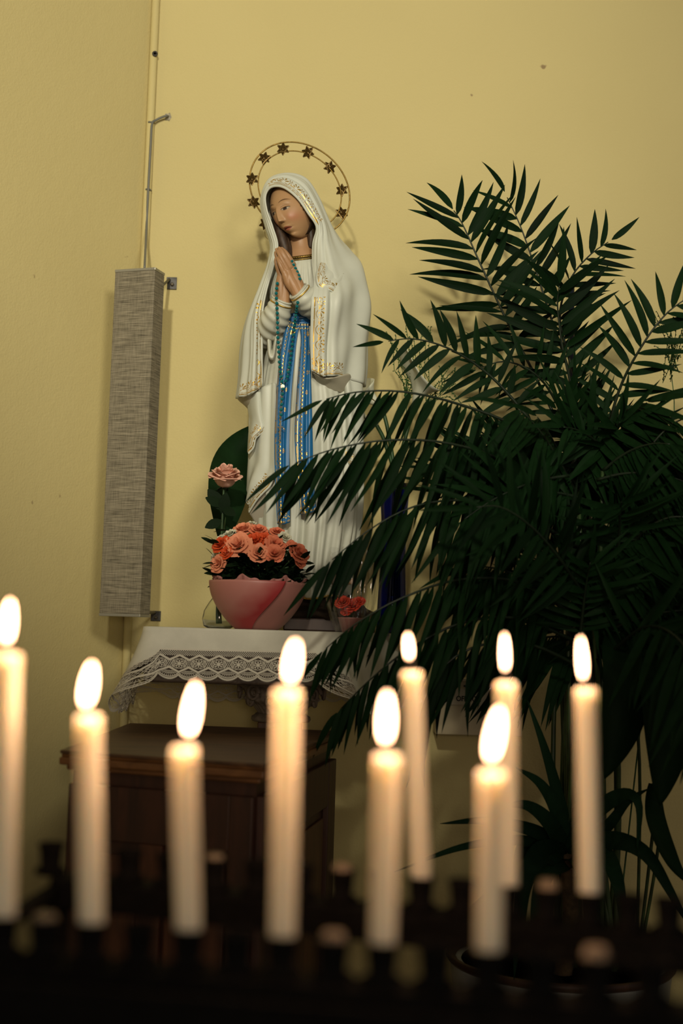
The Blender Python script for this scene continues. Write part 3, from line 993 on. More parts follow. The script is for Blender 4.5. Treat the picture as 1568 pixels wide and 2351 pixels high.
# neckline band
nl = []
for j in range(60):
    a = -1.9 + 3.8 * j / 59
    nl.append((694 + 37 * math.sin(a), 590 - 4.4 * math.sin(a), 10 + 28 * math.cos(a)))
nb = MB().tube([S(*p) for p in nl], 0.0035, 8)
nb.tube([S(p[0] * 1.0 + 0.5 * (p[0] - 694) * 0.08, p[1] + 5.5, p[2] * 1.08) for p in nl], 0.0016, 6)
for j in range(0, 60, 2):
    p = nl[j]
    nb.lathe([(0, -0.002), (0.0022, 0), (0, 0.002)], S(694 + (p[0] - 694) * 1.10, p[1], p[2] + 3.0), 6)
nb.build('gold_neckline', M_brass, gown, smooth=True)

# --- mantle and veil
r0 = [(601, 886, 46), (601, 800, 56), (602, 722, 60), (610, 672, 56), (626, 615, 48), (637, 566, 44), (625, 520, 46), (612, 482, 46), (609, 450, 46), (622, 430, 52), (650, 430, 64), (682, 454, 72), (707, 489, 70), (727, 522, 60), (719, 560, 50), (719, 612, 58), (722, 650, 94), (717, 690, 124), (715, 770, 108), (716, 852, 96)]
r1 = [(590, 895, 50), (592, 802, 58), (594, 722, 60), (605, 668, 54), (622, 610, 44), (630, 566, 40), (618, 522, 40), (607, 482, 38), (606, 448, 40), (622, 421, 44), (654, 417, 54), (690, 440, 62), (716, 478, 62), (734, 518, 58), (732, 562, 60), (735, 612, 70), (744, 650, 100), (745, 690, 122), (742, 775, 108), (742, 864, 98)]
r2 = [(570, 908, 44), (574, 812, 50), (582, 726, 48), (600, 664, 40), (619, 604, 32), (626, 565, 28), (614, 523, 28), (605, 484, 28), (605, 449, 28), (622, 414, 32), (658, 404, 38), (698, 422, 42), (724, 462, 42), (746, 514, 40), (756, 560, 52), (768, 605, 64), (782, 645, 80), (788, 692, 94), (782, 780, 82), (780, 864, 74)]
r3 = [(546, 914, 0), (556, 820, 0), (572, 735, 4), (596, 664, 8), (617, 602, 8), (624, 565, 10), (614, 525, 10), (604, 485, 10), (604, 450, 10), (621, 414, 12), (660, 401, 12), (700, 410, 8), (728, 448, 2), (754, 505, -4), (779, 548, -8), (806, 578, -8), (830, 612, -6), (848, 690, 0), (843, 790, 4), (836, 885, 6)]
r4 = [(560, 918, -45), (566, 822, -45), (580, 735, -45), (605, 670, -45), (628, 606, -40), (640, 565, -35), (632, 525, -35), (624, 485, -38), (626, 452, -38), (640, 426, -38), (668, 412, -40), (700, 420, -42), (722, 455, -46), (742, 505, -50), (764, 550, -52), (788, 585, -55), (808, 620, -58), (822, 690, -60), (822, 790, -60), (818, 890, -60)]
r5 = [(640, 930, -85), (645, 830, -85), (650, 740, -85), (660, 675, -82), (668, 612, -75), (672, 566, -62), (672, 526, -58), (670, 487, -60), (670, 456, -60), (674, 440, -58), (682, 432, -58), (690, 440, -58), (696, 465, -62), (704, 510, -72), (712, 556, -80), (720, 595, -84), (726, 625, -86), (730, 695, -88), (730, 795, -88), (728, 895, -88)]


def mantle_disp(tu, tv, G):
    y = G[..., 1]
    body = np.clip((y - 560) / 120, 0, 1)
    ang = np.arctan2(G[..., 0] - 690, G[..., 2] + 140)
    f = 3.6 * np.sin(tv * 34 + 5 * tu) + 2.6 * np.sin(tv * 57 + 11 * tu + 1.0) + 2.0 * np.sin((G[..., 0] * 0.7 + y * 0.42) / 9.0)
    hood = 1.2 * np.sin(tv * 40 + 3 * tu) + 0.8 * np.sin(tv * 71 + 7 * tu)
    edge = np.clip(tv / 0.16, 0, 1)
    return (f * body * 0.9 + hood * (1 - body)) * edge


mantle = loft('mantle', [r0, r1, r2, r3, r4, r5], 300, 110, M_mantle, statue, mantle_disp, 4.5, lambda tu, tv: ((tu * 19 < 2.6) | ((tu * 19 > 8.8) & (tu * 19 < 12.9)) | (tu * 19 > 16.9)) & (tv < 0.5) & ~((tu * 19 > 17) & (tv > 0.42)))
# rolled rim along the opening
rimp = [S(*p) for p in cr(r0, 200)]
tube('rim', rimp, 2.6 * SP, mat('mantle_edge', WHITE, 0.45), mantle, 8)
# shoulder flap ending in a rounded corner above the forearm
fl0 = [(734, 600, 66), (727, 632, 99), (729, 655, 108), (740, 664, 111), (755, 667, 111), (771, 677, 100)]
fl1 = [(741, 596, 62), (740, 624, 95), (745, 640, 103), (756, 647, 103), (770, 653, 98), (786, 668, 84)]
fl2 = [(752, 590, 34), (758, 606, 56), (770, 618, 66), (782, 626, 66), (794, 634, 58), (806, 650, 46)]
loft('shoulder_fold', [fl0, fl1, fl2], 90, 30, ornament_mat('flap_paint', WHITE, GOLD, 0.45, 33, with_hem=False), mantle, lambda tu, tv, G: 1.0 * np.sin(tu * 20 + tv * 3) * np.clip(tv * 2, 0, 1), 4.0)
# underside curl of the hem on both sides
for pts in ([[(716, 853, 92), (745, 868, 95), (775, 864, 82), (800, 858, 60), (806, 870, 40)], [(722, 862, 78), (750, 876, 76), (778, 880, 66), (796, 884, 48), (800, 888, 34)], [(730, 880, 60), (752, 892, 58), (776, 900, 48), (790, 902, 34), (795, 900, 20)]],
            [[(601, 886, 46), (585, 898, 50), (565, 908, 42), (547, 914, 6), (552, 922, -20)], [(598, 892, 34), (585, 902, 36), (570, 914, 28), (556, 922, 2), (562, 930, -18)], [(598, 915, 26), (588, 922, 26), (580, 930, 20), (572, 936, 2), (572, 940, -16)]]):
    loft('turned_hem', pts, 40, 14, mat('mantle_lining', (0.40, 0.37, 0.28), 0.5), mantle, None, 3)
# cascading folds of the mantle on the left
ca = [[(601, 880, 30), (603, 930, 44), (608, 965, 52), (612, 984, 56), (598, 998, 57), (588, 1008, 56), (583, 1028, 54), (571, 1043, 50)],
      [(590, 900, 42), (592, 940, 54), (596, 964, 60), (598, 978, 62), (588, 992, 62), (580, 1004, 60), (576, 1022, 56), (570, 1040, 48)],
      [(578, 905, 28), (580, 940, 36), (582, 960, 42), (582, 975, 46), (578, 990, 46), (575, 1002, 44), (572, 1018, 42), (569, 1038, 38)],
      [(566, 905, 0), (570, 940, 6), (573, 962, 10), (573, 976, 12), (572, 990, 14), (571, 1002, 16), (570, 1018, 18), (569, 1036, 20)]]
loft('cascade_fold', ca, 90, 40, ornament_mat('cascade_paint', WHITE, GOLD, 0.45, 26, with_hem=False), mantle, None, 3, lambda tu, tv: tu > 0.42)
cb = [[(634, 880, 60), (634, 960, 70), (634, 1040, 78), (633, 1085, 80), (622, 1115, 78), (606, 1132, 74), (590, 1150, 66), (572, 1178, 48)],
      [(622, 880, 54), (620, 960, 64), (618, 1040, 70), (616, 1075, 72), (606, 1098, 70), (594, 1115, 68), (582, 1135, 60), (570, 1165, 40)],
      [(604, 890, 44), (602, 960, 50), (598, 1030, 54), (596, 1060, 56), (588, 1082, 54), (580, 1100, 50), (574, 1120, 44), (568, 1150, 26)],
      [(584, 900, 20), (580, 970, 26), (577, 1030, 28), (576, 1055, 28), (574, 1075, 26), (572, 1095, 22), (571, 1115, 14), (568, 1145, 0)],
      [(570, 900, -10), (573, 970, -8), (574, 1030, -6), (574, 1055, -8), (573, 1075, -10), (572, 1095, -14), (571, 1115, -20), (570, 1145, -30)]]
loft('cascade_fold', cb, 110, 70, ornament_mat('cascade_paint_low', WHITE, GOLD, 0.45, 30, with_hem=False), mantle, lambda tu, tv, G: 3.2 * np.sin(tv * 15 + 1) * np.clip(tv * 4, 0, 1), 3, lambda tu, tv: tu > 0.5)
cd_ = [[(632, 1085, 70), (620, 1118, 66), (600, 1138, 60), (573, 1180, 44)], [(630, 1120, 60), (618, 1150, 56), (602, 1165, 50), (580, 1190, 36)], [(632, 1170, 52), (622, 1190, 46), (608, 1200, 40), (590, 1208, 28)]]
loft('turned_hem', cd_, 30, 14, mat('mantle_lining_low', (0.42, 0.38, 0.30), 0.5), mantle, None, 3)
# right side of the mantle below the arm
cr_ = [[(778, 840, 30), (784, 930, 40), (788, 1000, 50), (792, 1060, 52)], [(800, 850, 46), (808, 930, 52), (812, 1000, 58), (816, 1075, 56)], [(832, 860, 10), (834, 930, 20), (834, 1000, 24), (832, 1085, 20)], [(815, 880, -50), (815, 940, -45), (815, 1010, -40), (812, 1090, -45)]]
loft('side_fold', cr_, 60, 70, ornament_mat('side_paint', WHITE, GOLD, 0.45, 30, with_hem=True, hem_only=True), mantle, lambda tu, tv, G: 3 * np.sin(tv * 20), 3, lambda tu, tv: tu > 0.5)

# --- sash
sL = [[(658, 736, 64), (650, 770, 66), (642, 820, 72), (636, 900, 84), (632, 1000, 94), (633, 1100, 102), (637, 1203, 108)],
      [(665, 736, 69), (658, 772, 72), (651, 820, 80), (646, 900, 92), (642, 1000, 102), (643, 1100, 110), (646, 1204, 116)],
      [(674, 738, 70), (667, 775, 72), (662, 822, 78), (656, 900, 88), (652, 1000, 98), (653, 1100, 106), (655, 1203, 112)],
      [(688, 742, 66), (681, 780, 70), (676, 825, 78), (669, 900, 92), (664, 1000, 102), (664, 1100, 110), (665, 1199, 114)]]
sR = [[(686, 742, 68), (690, 780, 72), (687, 830, 79), (682, 900, 90), (678, 1000, 100), (683, 1090, 106), (690, 1181, 110)],
      [(694, 742, 72), (696, 780, 76), (695, 830, 84), (692, 900, 96), (690, 1000, 106), (694, 1090, 112), (701, 1181, 116)],
      [(700, 742, 70), (703, 780, 73), (704, 830, 80), (703, 900, 90), (704, 1000, 100), (707, 1090, 106), (713, 1177, 110)],
      [(708, 742, 66), (709, 780, 70), (711, 830, 78), (714, 900, 90), (717, 1000, 98), (720, 1090, 104), (726, 1172, 108)]]
def sash_loft(rows):
    # mirrored so that both long edges carry the gold braid
    o = loft('sash_tail', rows, 150, 40, M_sash, statue, lambda tu, tv, G: 1.6 * np.sin(tv * 16 + tu * 6), 3)
    me = o.data
    return o
sash_loft(sL); sash_loft(sR)
rb = np.array([list(reversed(sL)), list(reversed(sR))], dtype=object)
band = []
for yy, k in ((719, 1.03), (727, 1.10), (736, 1.11), (746, 1.05)):
    row = []
    for j in range(24):
        a = 2 * math.pi * j / 23
        row.append((684 + 58 * k * math.sin(a), yy - 0.08 * 58 * math.sin(a), 5 + 52 * k * math.cos(a) + 6))
    band.append(row)
loft('sash_band', band, 120, 16, mat('sash_blue', (0.010, 0.10, 0.26), 0.4, var=0.3, vscale=40), statue, lambda tu, tv, G: 1.0 * np.sin(tv * 22), 2)

# --- head
YAW, PIT = math.radians(40), math.radians(4)
fw_ = Vector((-math.sin(YAW) * math.cos(PIT), -math.sin(PIT), math.cos(YAW) * math.cos(PIT)))
uq = (Vector((0, 1, 0)) - fw_ * fw_.y).normalized()
uq = Matrix.Rotation(math.radians(20), 3, fw_) @ uq
rq = uq.cross(fw_).normalized()
HC = Vector((674, 481, 20))
HS = 1.05


def head_pt(x, y, z):
    q = (rq * x + uq * y + fw_ * z) * HS
    return S(HC.x + q.x, HC.y - q.y, HC.z + q.z)


NA, NB = 300, 340
G2 = lambda a, s: np.exp(-(a / s) ** 2)
clip = lambda a: np.clip(a, 0, 1)
ph, t = np.meshgrid(np.linspace(0, math.pi, NB), np.linspace(0, 2 * math.pi, NA, endpoint=False), indexing='ij')
nx, ny, nz = np.sin(ph) * np.sin(t), np.cos(ph), np.sin(ph) * np.cos(t)
y = 66 * ny
x = 46 * nx * (1 - 0.50 * np.maximum(0, -ny) ** 1.7)
z = np.where(nz > 0, 54 * nz * (1 - 0.10 * np.maximum(0, -ny) ** 2), 62 * nz)
fm = clip(nz / 0.35); ax = np.abs(x)
bridge = clip((14 - y) / 12) * clip((y + 28) / 5)
bridge = bridge * bridge * (3 - 2 * bridge)
dz = bridge * (2.6 + 8.4 * clip((10 - y) / 33)) * G2(x, 4.4 + 1.4 * clip(-y / 20))
dz += 2.2 * G2(ax - 5.4, 2.8) * G2(y + 22, 3.6)
dz -= 5.0 * G2(ax - 18, 10) * G2(y - 3, 7.5)
dz += 4.0 * G2(ax - 18, 8.0) * G2(y - 0.8, 5.2)
dz += 1.2 * G2(ax - 18, 11) * G2(y - 14, 4.5)
dz += 2.6 * G2(x, 9.5) * (G2(y + 37, 3.0) + 1.1 * G2(y + 45, 3.6)) - 1.8 * G2(x, 11) * G2(y + 41, 1.4)
dz -= 2.0 * G2(x, 11) * G2(y + 52, 3.0)
dz += 4.5 * G2(x, 11) * G2(y + 59, 6.5)
dz += 2.0 * G2(ax - 24, 11) * G2(y + 22, 11)
z = z + dz * fm
V = [head_pt(*p) for p in np.stack([x, y, z], 2).reshape(-1, 3)]
col = np.broadcast_to(np.array([0.40, 0.235, 0.115]), (NB, NA, 3)).copy()
front = (nz > 0.12).astype(float)
soft = lambda d, e: clip(0.5 - d / e)                 # 1 inside, 0 outside, over a width e


def paint(mask, c, k=1.0):
    global col
    mm = (mask * front * k)[..., None]
    col = col * (1 - mm) + np.array(c) * mm


paint(0.55 * G2(ax - 25, 11) * G2(y + 21, 11), (0.42, 0.13, 0.07))
paint(soft(np.abs(y + 41) - 5.0 * (1 - (ax / 11.5) ** 2), 1.6) * soft(ax - 11.5, 1), (0.26, 0.06, 0.04), 0.85)
paint(soft(np.abs(y + 41 - 0.8 * np.cos(x / 4)) - 0.7, 0.9) * soft(ax - 10.5, 2), (0.06, 0.012, 0.01))
by = 15.5 + 4.2 * (1 - ((ax - 18) / 13) ** 2)
paint(soft(np.abs(y - by) - 1.3 * np.maximum(0.1, 1 - ((ax - 18) / 14) ** 2), 1.4) * soft(np.abs(ax - 19) - 12.5, 2), (0.07, 0.033, 0.014), 0.9)
ex_ = (ax - 18) / 10.0
lid = 0.6 + 2.4 * (1 - ex_ ** 2); low = 0.2 - 3.6 * (1 - ex_ ** 2)
eye = soft(y - lid, 0.8) * soft(low - y, 0.8) * soft(np.abs(ex_) - 0.97, 0.08)
paint(eye, (0.40, 0.34, 0.25))
paint(eye * soft(np.sqrt((ax - 17.5) ** 2 + (y + 0.4) ** 2) - 4.2, 1.0), (0.030, 0.016, 0.010))
paint(soft(np.abs(y - lid) - 0.8, 0.9) * soft(np.abs(ex_) - 1.0, 0.1), (0.025, 0.012, 0.008))
paint(soft(np.abs(y - low) - 0.35, 0.8) * soft(np.abs(ex_) - 0.95, 0.1), (0.12, 0.05, 0.03), 0.7)
paint(soft(np.abs(y - lid - 4.6) - 0.5, 1.2) * soft(np.abs(ex_) - 0.95, 0.2), (0.15, 0.07, 0.035), 0.8)
paint(G2(ax - 3.4, 1.4) * G2(y + 26.5, 1.1), (0.06, 0.02, 0.012), 0.8)
COL = np.concatenate([col.reshape(-1, 3), np.ones((NB * NA, 1))], 1)
M_face, nt_, b_ = new_mat('painted_face')
ca_ = N(nt_, 'ShaderNodeVertexColor'); ca_.layer_name = 'paint'
nt_.links.new(ca_.outputs[0], b_.inputs['Base Color']); b_.inputs['Roughness'].default_value = 0.42; b_.inputs['Specular IOR Level'].default_value = 0.35
head = mesh_obj('head', V, grid_faces(NB, NA, True), M_face, statue, recalc=True)
cat_ = head.data.color_attributes.new('paint', 'FLOAT_COLOR', 'POINT')
cat_.data.foreach_set('color', np.array(COL, dtype=np.float32).ravel())
# neck and chest
ny_ = [(505, 682, 22, 20, 12), (535, 686, 23, 22, 8), (560, 690, 25, 24, 6), (580, 693, 33, 28, 6), (600, 694, 46, 34, 4), (612, 694, 54, 34, 2)]
rr_ = cr(ny_, 30); V = []
for y, cx_, rx, rz, wc in rr_:
    for a in np.linspace(0, 2 * math.pi, 40, endpoint=False):
        V.append(S(cx_ + rx * math.sin(a), y, wc + rz * math.cos(a)))
mesh_obj('neck', V, grid_faces(30, 40, True), M_skin, statue, recalc=True)
# hair: cap that leaves the face free, with waves, and a lock falling to the chest
V = []
for i in range(70):
    ph = math.pi * i / 69
    for j in range(110):
        t = 2 * math.pi * j / 110
        nx, ny, nz = math.sin(ph) * math.sin(t), math.cos(ph), math.sin(ph) * math.cos(t)
        x, y, z = 50.5 * nx, 66 * ny + 2.5, (57 * nz if nz > 0 else 64 * nz)
        x *= 1 - 0.15 * max(0, -ny) ** 2
        hl = 50 - 0.010 * (abs(x) ** 2)                 # parted hairline
        if nz > 0 and y < hl + 2: z = z * min(1, max(-0.2, 1 - (hl + 2 - y) / 16)) if abs(x) < 44 else z
        wv = 1.2 * math.sin(18 * t + 6 * ph)
        V.append(head_pt(x + wv * nx, y, z + wv * nz * 0.5))
mesh_obj('hair', V, grid_faces(70, 110, True), M_hair, statue, recalc=True)
for (pts, rad) in (([(634, 500, 20), (641, 530, 26), (648, 552, 30), (655, 575, 34), (660, 598, 42), (664, 612, 46)], [8, 12, 13, 11, 8, 4]),
                   ([(644, 520, 12), (652, 545, 18), (660, 570, 22), (664, 592, 30), (666, 606, 36)], [10, 12, 11, 8, 4]),
                   ([(704, 490, 20), (712, 520, 22), (714, 545, 22), (712, 570, 20)], [6, 9, 9, 6])):
    pth = cr(pts, 24); rd = np.interp(np.linspace(0, 1, 24), np.linspace(0, 1, len(rad)), rad) * SP
    tube('hair_lock', [S(*p) for p in pth], rd, M_hair, statue, 12)

# --- sleeves
def sleeve(path, rads, wrn, seed):
    pth = np.array([tuple(S(*p)) for p in cr(path, 60)]); rd = np.interp(np.linspace(0, 1, 60), np.linspace(0, 1, len(rads)), rads) * SP
    Vv, Ff = tube_geo(pth, rd, 40)
    Vv = np.array(Vv); ctr = np.repeat(pth, 40, 0); ii = np.repeat(np.arange(60), 40) / 59; kk = np.tile(np.arange(40), 60) / 40
    d = Vv - ctr; amp = 1 + wrn * (np.sin(ii * 42 + 2.0 * np.sin(kk * 6.28 + seed)) * (1 - ii * 0.75) * 0.07 + 0.04 * np.sin(kk * 6.28 * 3 + ii * 6))
    so = mesh_obj('sleeve', list(ctr + d * amp[:, None]), Ff, M_robe, statue, recalc=True)
    # gold cuff
    e_ = pth[54]; ax = pth[-1] - pth[-6]; ax /= np.linalg.norm(ax)
    ringp = [(ctr + d * amp[:, None])[54 * 40 + k % 40] for k in range(41)]
    cc = np.mean(ringp[:-1], 0)
    tube('cuff_band', [cc + (np.array(p) - cc) * 1.015 for p in ringp], 1.7 * SP, M_gold, so, 6, False)
    ringp = [(ctr + d * amp[:, None])[59 * 40 + k % 40] for k in range(41)]
    tube('cuff_edge', ringp, 1.9 * SP, M_robe, so, 8, False)
sleeve([(768, 716, 36), (742, 708, 58), (714, 697, 86), (697, 683, 104), (684, 668, 114)], [32, 33, 33, 29, 23], 1.0, 0.5)
sleeve([(606, 770, 10), (618, 756, 40), (629, 735, 68), (640, 712, 86), (649, 688, 98)], [30, 34, 33, 29, 23], 1.3, 2.0)
# loop of sleeve cloth hanging below the forearm
loft('hanging_sleeve', [[(612, 745, 52), (614, 790, 56), (616, 815, 58), (622, 826, 58), (630, 822, 58), (634, 790, 58), (640, 750, 60)], [(612, 740, 62), (617, 790, 64), (619, 812, 65), (623, 820, 65), (628, 814, 65), (632, 786, 66), (640, 745, 68)], [(616, 735, 56), (622, 780, 56), (623, 800, 56), (624, 806, 56), (626, 800, 56), (630, 780, 58), (638, 742, 60)]], 50, 14, M_robe, statue, None, 2.5)

# --- hands: capsules fused into one skin
def fuse(name, chains, voxel, parent, material):
    mb = MB()
    for path, rads in chains:
        n = max(10, len(path) * 5)
        pt = cr(path, n); rd = np.interp(np.linspace(0, 1, n), np.linspace(0, 1, len(rads)), rads)
        # rounded ends
        P3 = [S(*p) for p in pt]
        d0 = (P3[0] - P3[1]).normalized(); d1 = (P3[-1] - P3[-2]).normalized()
        pre = [P3[0] + d0 * rd[0] * SP * k for k in (0.98, 0.8, 0.45)]; post = [P3[-1] + d1 * rd[-1] * SP * k for k in (0.45, 0.8, 0.98)]
        rr = [rd[0] * k for k in (0.2, 0.6, 0.89)] + list(rd) + [rd[-1] * k for k in (0.89, 0.6, 0.2)]
        mb.tube(pre + P3 + post, np.array(rr) * SP, 14)
    o = mb.build(name, material, parent, smooth=True)
    m = o.modifiers.new('fuse', 'REMESH'); m.mode = 'VOXEL'; m.voxel_size = voxel; m.use_smooth_shade = True
    m2 = o.modifiers.new('soften', 'SMOOTH'); m2.factor = 0.5; m2.iterations = 3
    return o


near = [([(674, 608, 106), (663, 590, 113), (654, 578, 113), (647, 571, 110)], [6.4, 5.8, 5.2, 4.2]),
        ([(667, 613, 113), (655, 592, 119), (647, 578, 119), (641, 570, 115)], [6.6, 6.0, 5.4, 4.2]),
        ([(659, 619, 118), (649, 600, 123), (642, 586, 123), (637, 577, 119)], [6.4, 5.8, 5.2, 4.0]),
        ([(652, 628, 120), (645, 613, 124), (640, 601, 124), (637, 593, 121)], [5.8, 5.2, 4.6, 3.6]),
        ([(690, 676, 106), (684, 656, 107), (676, 634, 107), (671, 610, 105)], [14, 14.5, 13, 8]),
        ([(684, 676, 110), (674, 656, 112), (664, 636, 113), (658, 618, 115)], [13, 13.5, 12, 8]),
        ([(672, 666, 112), (662, 650, 114), (656, 634, 118), (652, 624, 120)], [8, 10, 9, 6.5]),
        ([(688, 656, 98), (684, 638, 92), (679, 624, 92), (675, 613, 96)], [9, 7.5, 6.2, 4.6])]
far = [([(664, 606, 92), (652, 588, 97), (645, 577, 98), (640, 571, 99)], [6, 5.6, 5, 4]),
       ([(656, 612, 96), (645, 592, 102), (639, 580, 104), (635, 573, 104)], [6.2, 5.8, 5.2, 4]),
       ([(648, 620, 100), (640, 602, 106), (635, 588, 108), (633, 580, 108)], [6, 5.6, 5, 4]),
       ([(642, 630, 104), (637, 615, 108), (634, 603, 110), (633, 595, 110)], [5.6, 5.2, 4.6, 3.6]),
       ([(652, 702, 92), (652, 676, 94), (655, 646, 95), (656, 616, 94)], [15, 14, 13, 9]),
       ([(646, 700, 94), (644, 672, 98), (644, 648, 100), (646, 624, 101)], [12, 12, 11, 8])]
fuse('hand', near, 0.0010, statue, M_skin)
fuse('hand', far, 0.0010, statue, M_skin)

# --- crown of stars
halo = mesh_obj('crown_of_stars', *tube_geo([S(688 + 115 * math.cos(t), 435 + 20 * math.cos(t) + 107 * math.sin(t), -46 + 6 * math.cos(t)) for t in np.linspace(0, 2 * math.pi, 121)], 1.9 * SP, 8, False), M_brass, statue)
tube('inner_ring', [S(688 + 95.5 * math.cos(t), 437 + 16.6 * math.cos(t) + 89 * math.sin(t), -44 + 6 * math.cos(t)) for t in np.linspace(0, 2 * math.pi, 121)], 1.6 * SP, M_brass, halo, 8, False)
stmesh = None
stars = [(650, 342), (707, 350), (757, 384), (785, 437), (784, 489), (607, 363), (579, 411), (582, 464), (609, 513), (752, 530), (700, 545), (650, 540)]
for n, (sx_, sy_) in enumerate(stars):
    if stmesh is None:
        mb = MB()
        for k in range(6):                    # open filigree rays
            a = math.pi / 3 * k + math.pi / 2
            tip = Vector((math.cos(a), math.sin(a), 0)) * 15.5; l = Vector((math.cos(a - math.pi / 6), math.sin(a - math.pi / 6), 0)) * 8.2; r = Vector((math.cos(a + math.pi / 6), math.sin(a + math.pi / 6), 0)) * 8.2
            for A_, B_ in ((l, tip), (tip, r), (l, r), (l, Vector((0, 0, 1.5)))):
                mb.tube([A_ * SP, B_ * SP], 1.55 * SP, 5)
            mid = (l + r + tip) / 3
            mb.lathe([(0, -2.4 * SP), (2.3 * SP, 0), (0, 2.4 * SP)], mid * SP, 6)
            mid2 = (l + r) / 2 * 0.55
            mb.lathe([(0, -3 * SP), (2.8 * SP, 0), (0, 3 * SP)], mid2 * SP + Vector((0, 0, 0.001)), 6)
        so = mb.build('star', M_star, None); stmesh = so.data
    else:
        so = mesh_obj('star', None, None, mesh=stmesh)
    so.parent = halo
    so.matrix_basis = Matrix.Translation(S(sx_, sy_, -42 if n < 9 else -48)) @ Matrix.Rotation(math.pi / 2 + 0.1 * math.sin(n), 4, 'X') @ Matrix.Rotation(0.25 * math.sin(n * 2.1), 4, 'Z') @ Matrix.Rotation(0.35 * math.sin(n * 3.7), 4, 'Y')
    so.matrix_parent_inverse = Matrix.Identity(4)
# loose wire
tube('wire', [S(*p) for p in cr([(612, 520, -42), (608, 532, -42), (610, 544, -40), (618, 550, -36), (627, 551, -25)], 20)], 0.5 * SP, M_brass, halo, 5)

# --- rock base, plinth, foot with golden rose
M_rock = mat('brown_rock', (0.016, 0.010, 0.006), 0.85, var=0.5, vscale=30, bump=0.6, bscale=40, spec=0.12)
V = []; NRr, NCr = 26, 90
for i in range(NRr):
    t = i / (NRr - 1)
    for j in range(NCr):
        a = 2 * math.pi * j / NCr
        nz = 7 * math.sin(5 * a + 4 * t) + 5 * math.sin(11 * a - 9 * t) + 4 * math.sin(17 * t + 3 * a)
        k = 1 - 0.30 * t ** 2.2
        if i == NRr - 1: k = 0.0
        V.append(S(752 + (104 + nz) * k * math.sin(a) - 30 * t, 1424 - 62 * t + (3 * math.sin(7 * a) if 0 < t < 1 else 0), (84 + nz) * k * math.cos(a)))
rock = mesh_obj('rock_base', V, grid_faces(NRr, NCr, True) + [tuple(range(NCr))], M_rock, statue, False, recalc=True)
pl = [S(650, 1430, 80), S(862, 1430, 80), S(856, 1430, -100), S(650, 1430, -100)]
MB().prism(pl, ZS, S(740, 1421, 0).z).build('plinth', wood('plinth_wood', (0.018, 0.006, 0.004), (0.032, 0.012, 0.007), 0.4), statue, bevel=0.003)
ft = [([(770, 1330, 92), (782, 1328, 104), (790, 1330, 110)], [13, 13, 11]), ([(786, 1336, 108), (789, 1340, 116), (791, 1343, 118)], [8, 7, 6])]
for k in range(4): ft.append(([(794 + k * 5, 1330 + k * 0.5, 108), (798 + k * 6, 1334, 114), (799 + k * 6, 1338, 116)], [6 - k * 0.6, 5.4 - k * 0.5, 4.6 - k * 0.5]))
fuse('foot', ft, 0.0012, statue, M_skin)


def rose_geo(R, seed, layers=((0.30, 3, 1.05), (0.55, 4, 1.0), (0.80, 5, 0.86), (1.0, 5, 0.62)), frill=0.0, n=7, cup=0.7, tipw=0.86, wide=0.72, ff=9.0):
    """layered cupped petals, axis +Z, radius R"""
    rs = random.Random(seed); mb = MB()
    for li, (rad, cnt, hh) in enumerate(layers):
        for k in range(cnt):
            a0 = 2 * math.pi * (k + 0.5 * (li % 2)) / cnt + rs.uniform(-0.25, 0.25)
            wdt = 2 * math.pi / cnt * wide
            V = []
            for i in range(n):
                v = i / (n - 1)
                for j in range(n):
                    u = 2 * j / (n - 1) - 1
                    wd = math.sin(math.pi * min(1, 0.12 + v * (tipw - 0.12))) ** 0.7
                    a = a0 + u * wdt * wd
                    open_ = rad * (0.25 + 0.75 * v ** cup) + (0.22 * rad * max(0, v - 0.7) / 0.3)
                    edge = 1 - 0.20 * abs(u) ** 2 * v
                    z = hh * v * edge * (1 - 0.25 * rad * max(0, v - 0.75) / 0.25)
                    fr = frill * v * v * math.sin(u * ff + k * 2 + li) * 0.16
                    rr = open_ + fr + 0.03 * rs.uniform(-1, 1) * v
                    V.append((R * rr * math.cos(a), R * rr * math.sin(a), R * (z + fr * 0.8)))
            mb.add(V, grid_faces(n, n))
    return mb


rg = rose_geo(15 * SP, 3)
Mr_ = Vector((-0.1, -0.75, 0.65)).to_track_quat('Z', 'Y').to_matrix().to_4x4()
Mr_.translation = S(798, 1310, 116)
rg.v = [tuple(Mr_ @ Vector(v)) for v in rg.v]
rg.build('golden_rose', M_gold, statue, smooth=True, recalc=False)

# --- rosary
M_bead = mat('teal_bead', (0.004, 0.135, 0.15), 0.12, spec=0.8)
M_silver = mat('silver_metal', (0.40, 0.37, 0.30), 0.45, 0.8)
M_chain = mat('chain_metal', (0.16, 0.12, 0.08), 0.4, 0.8)
st1 = [(670, 600, 112), (675, 611, 112), (681, 622, 112), (686, 633, 114), (690, 648, 120)]
st2 = [(684, 692, 138), (682, 702, 132), (680, 716, 112), (678, 730, 100), (676, 748, 82), (674, 768, 82), (671, 790, 84), (668, 815, 88), (664, 842, 96), (659, 868, 100), (649, 886, 106)]
st3 = [(637, 648, 114), (635, 664, 116), (634, 676, 118), (635, 690, 120), (636, 710, 118), (637, 730, 112), (637, 752, 108), (638, 780, 104), (640, 810, 96), (642, 840, 96), (645, 866, 102), (649, 886, 106)]
st4 = [(650, 890, 107), (648, 910, 110), (646, 935, 113), (645, 960, 115)]
rp = S(649, 886, 106)
ros = thing('rosary', 'teal glass bead rosary with silver crucifix hanging from the praying hands', 'rosary', rp)
bmesh_ = None
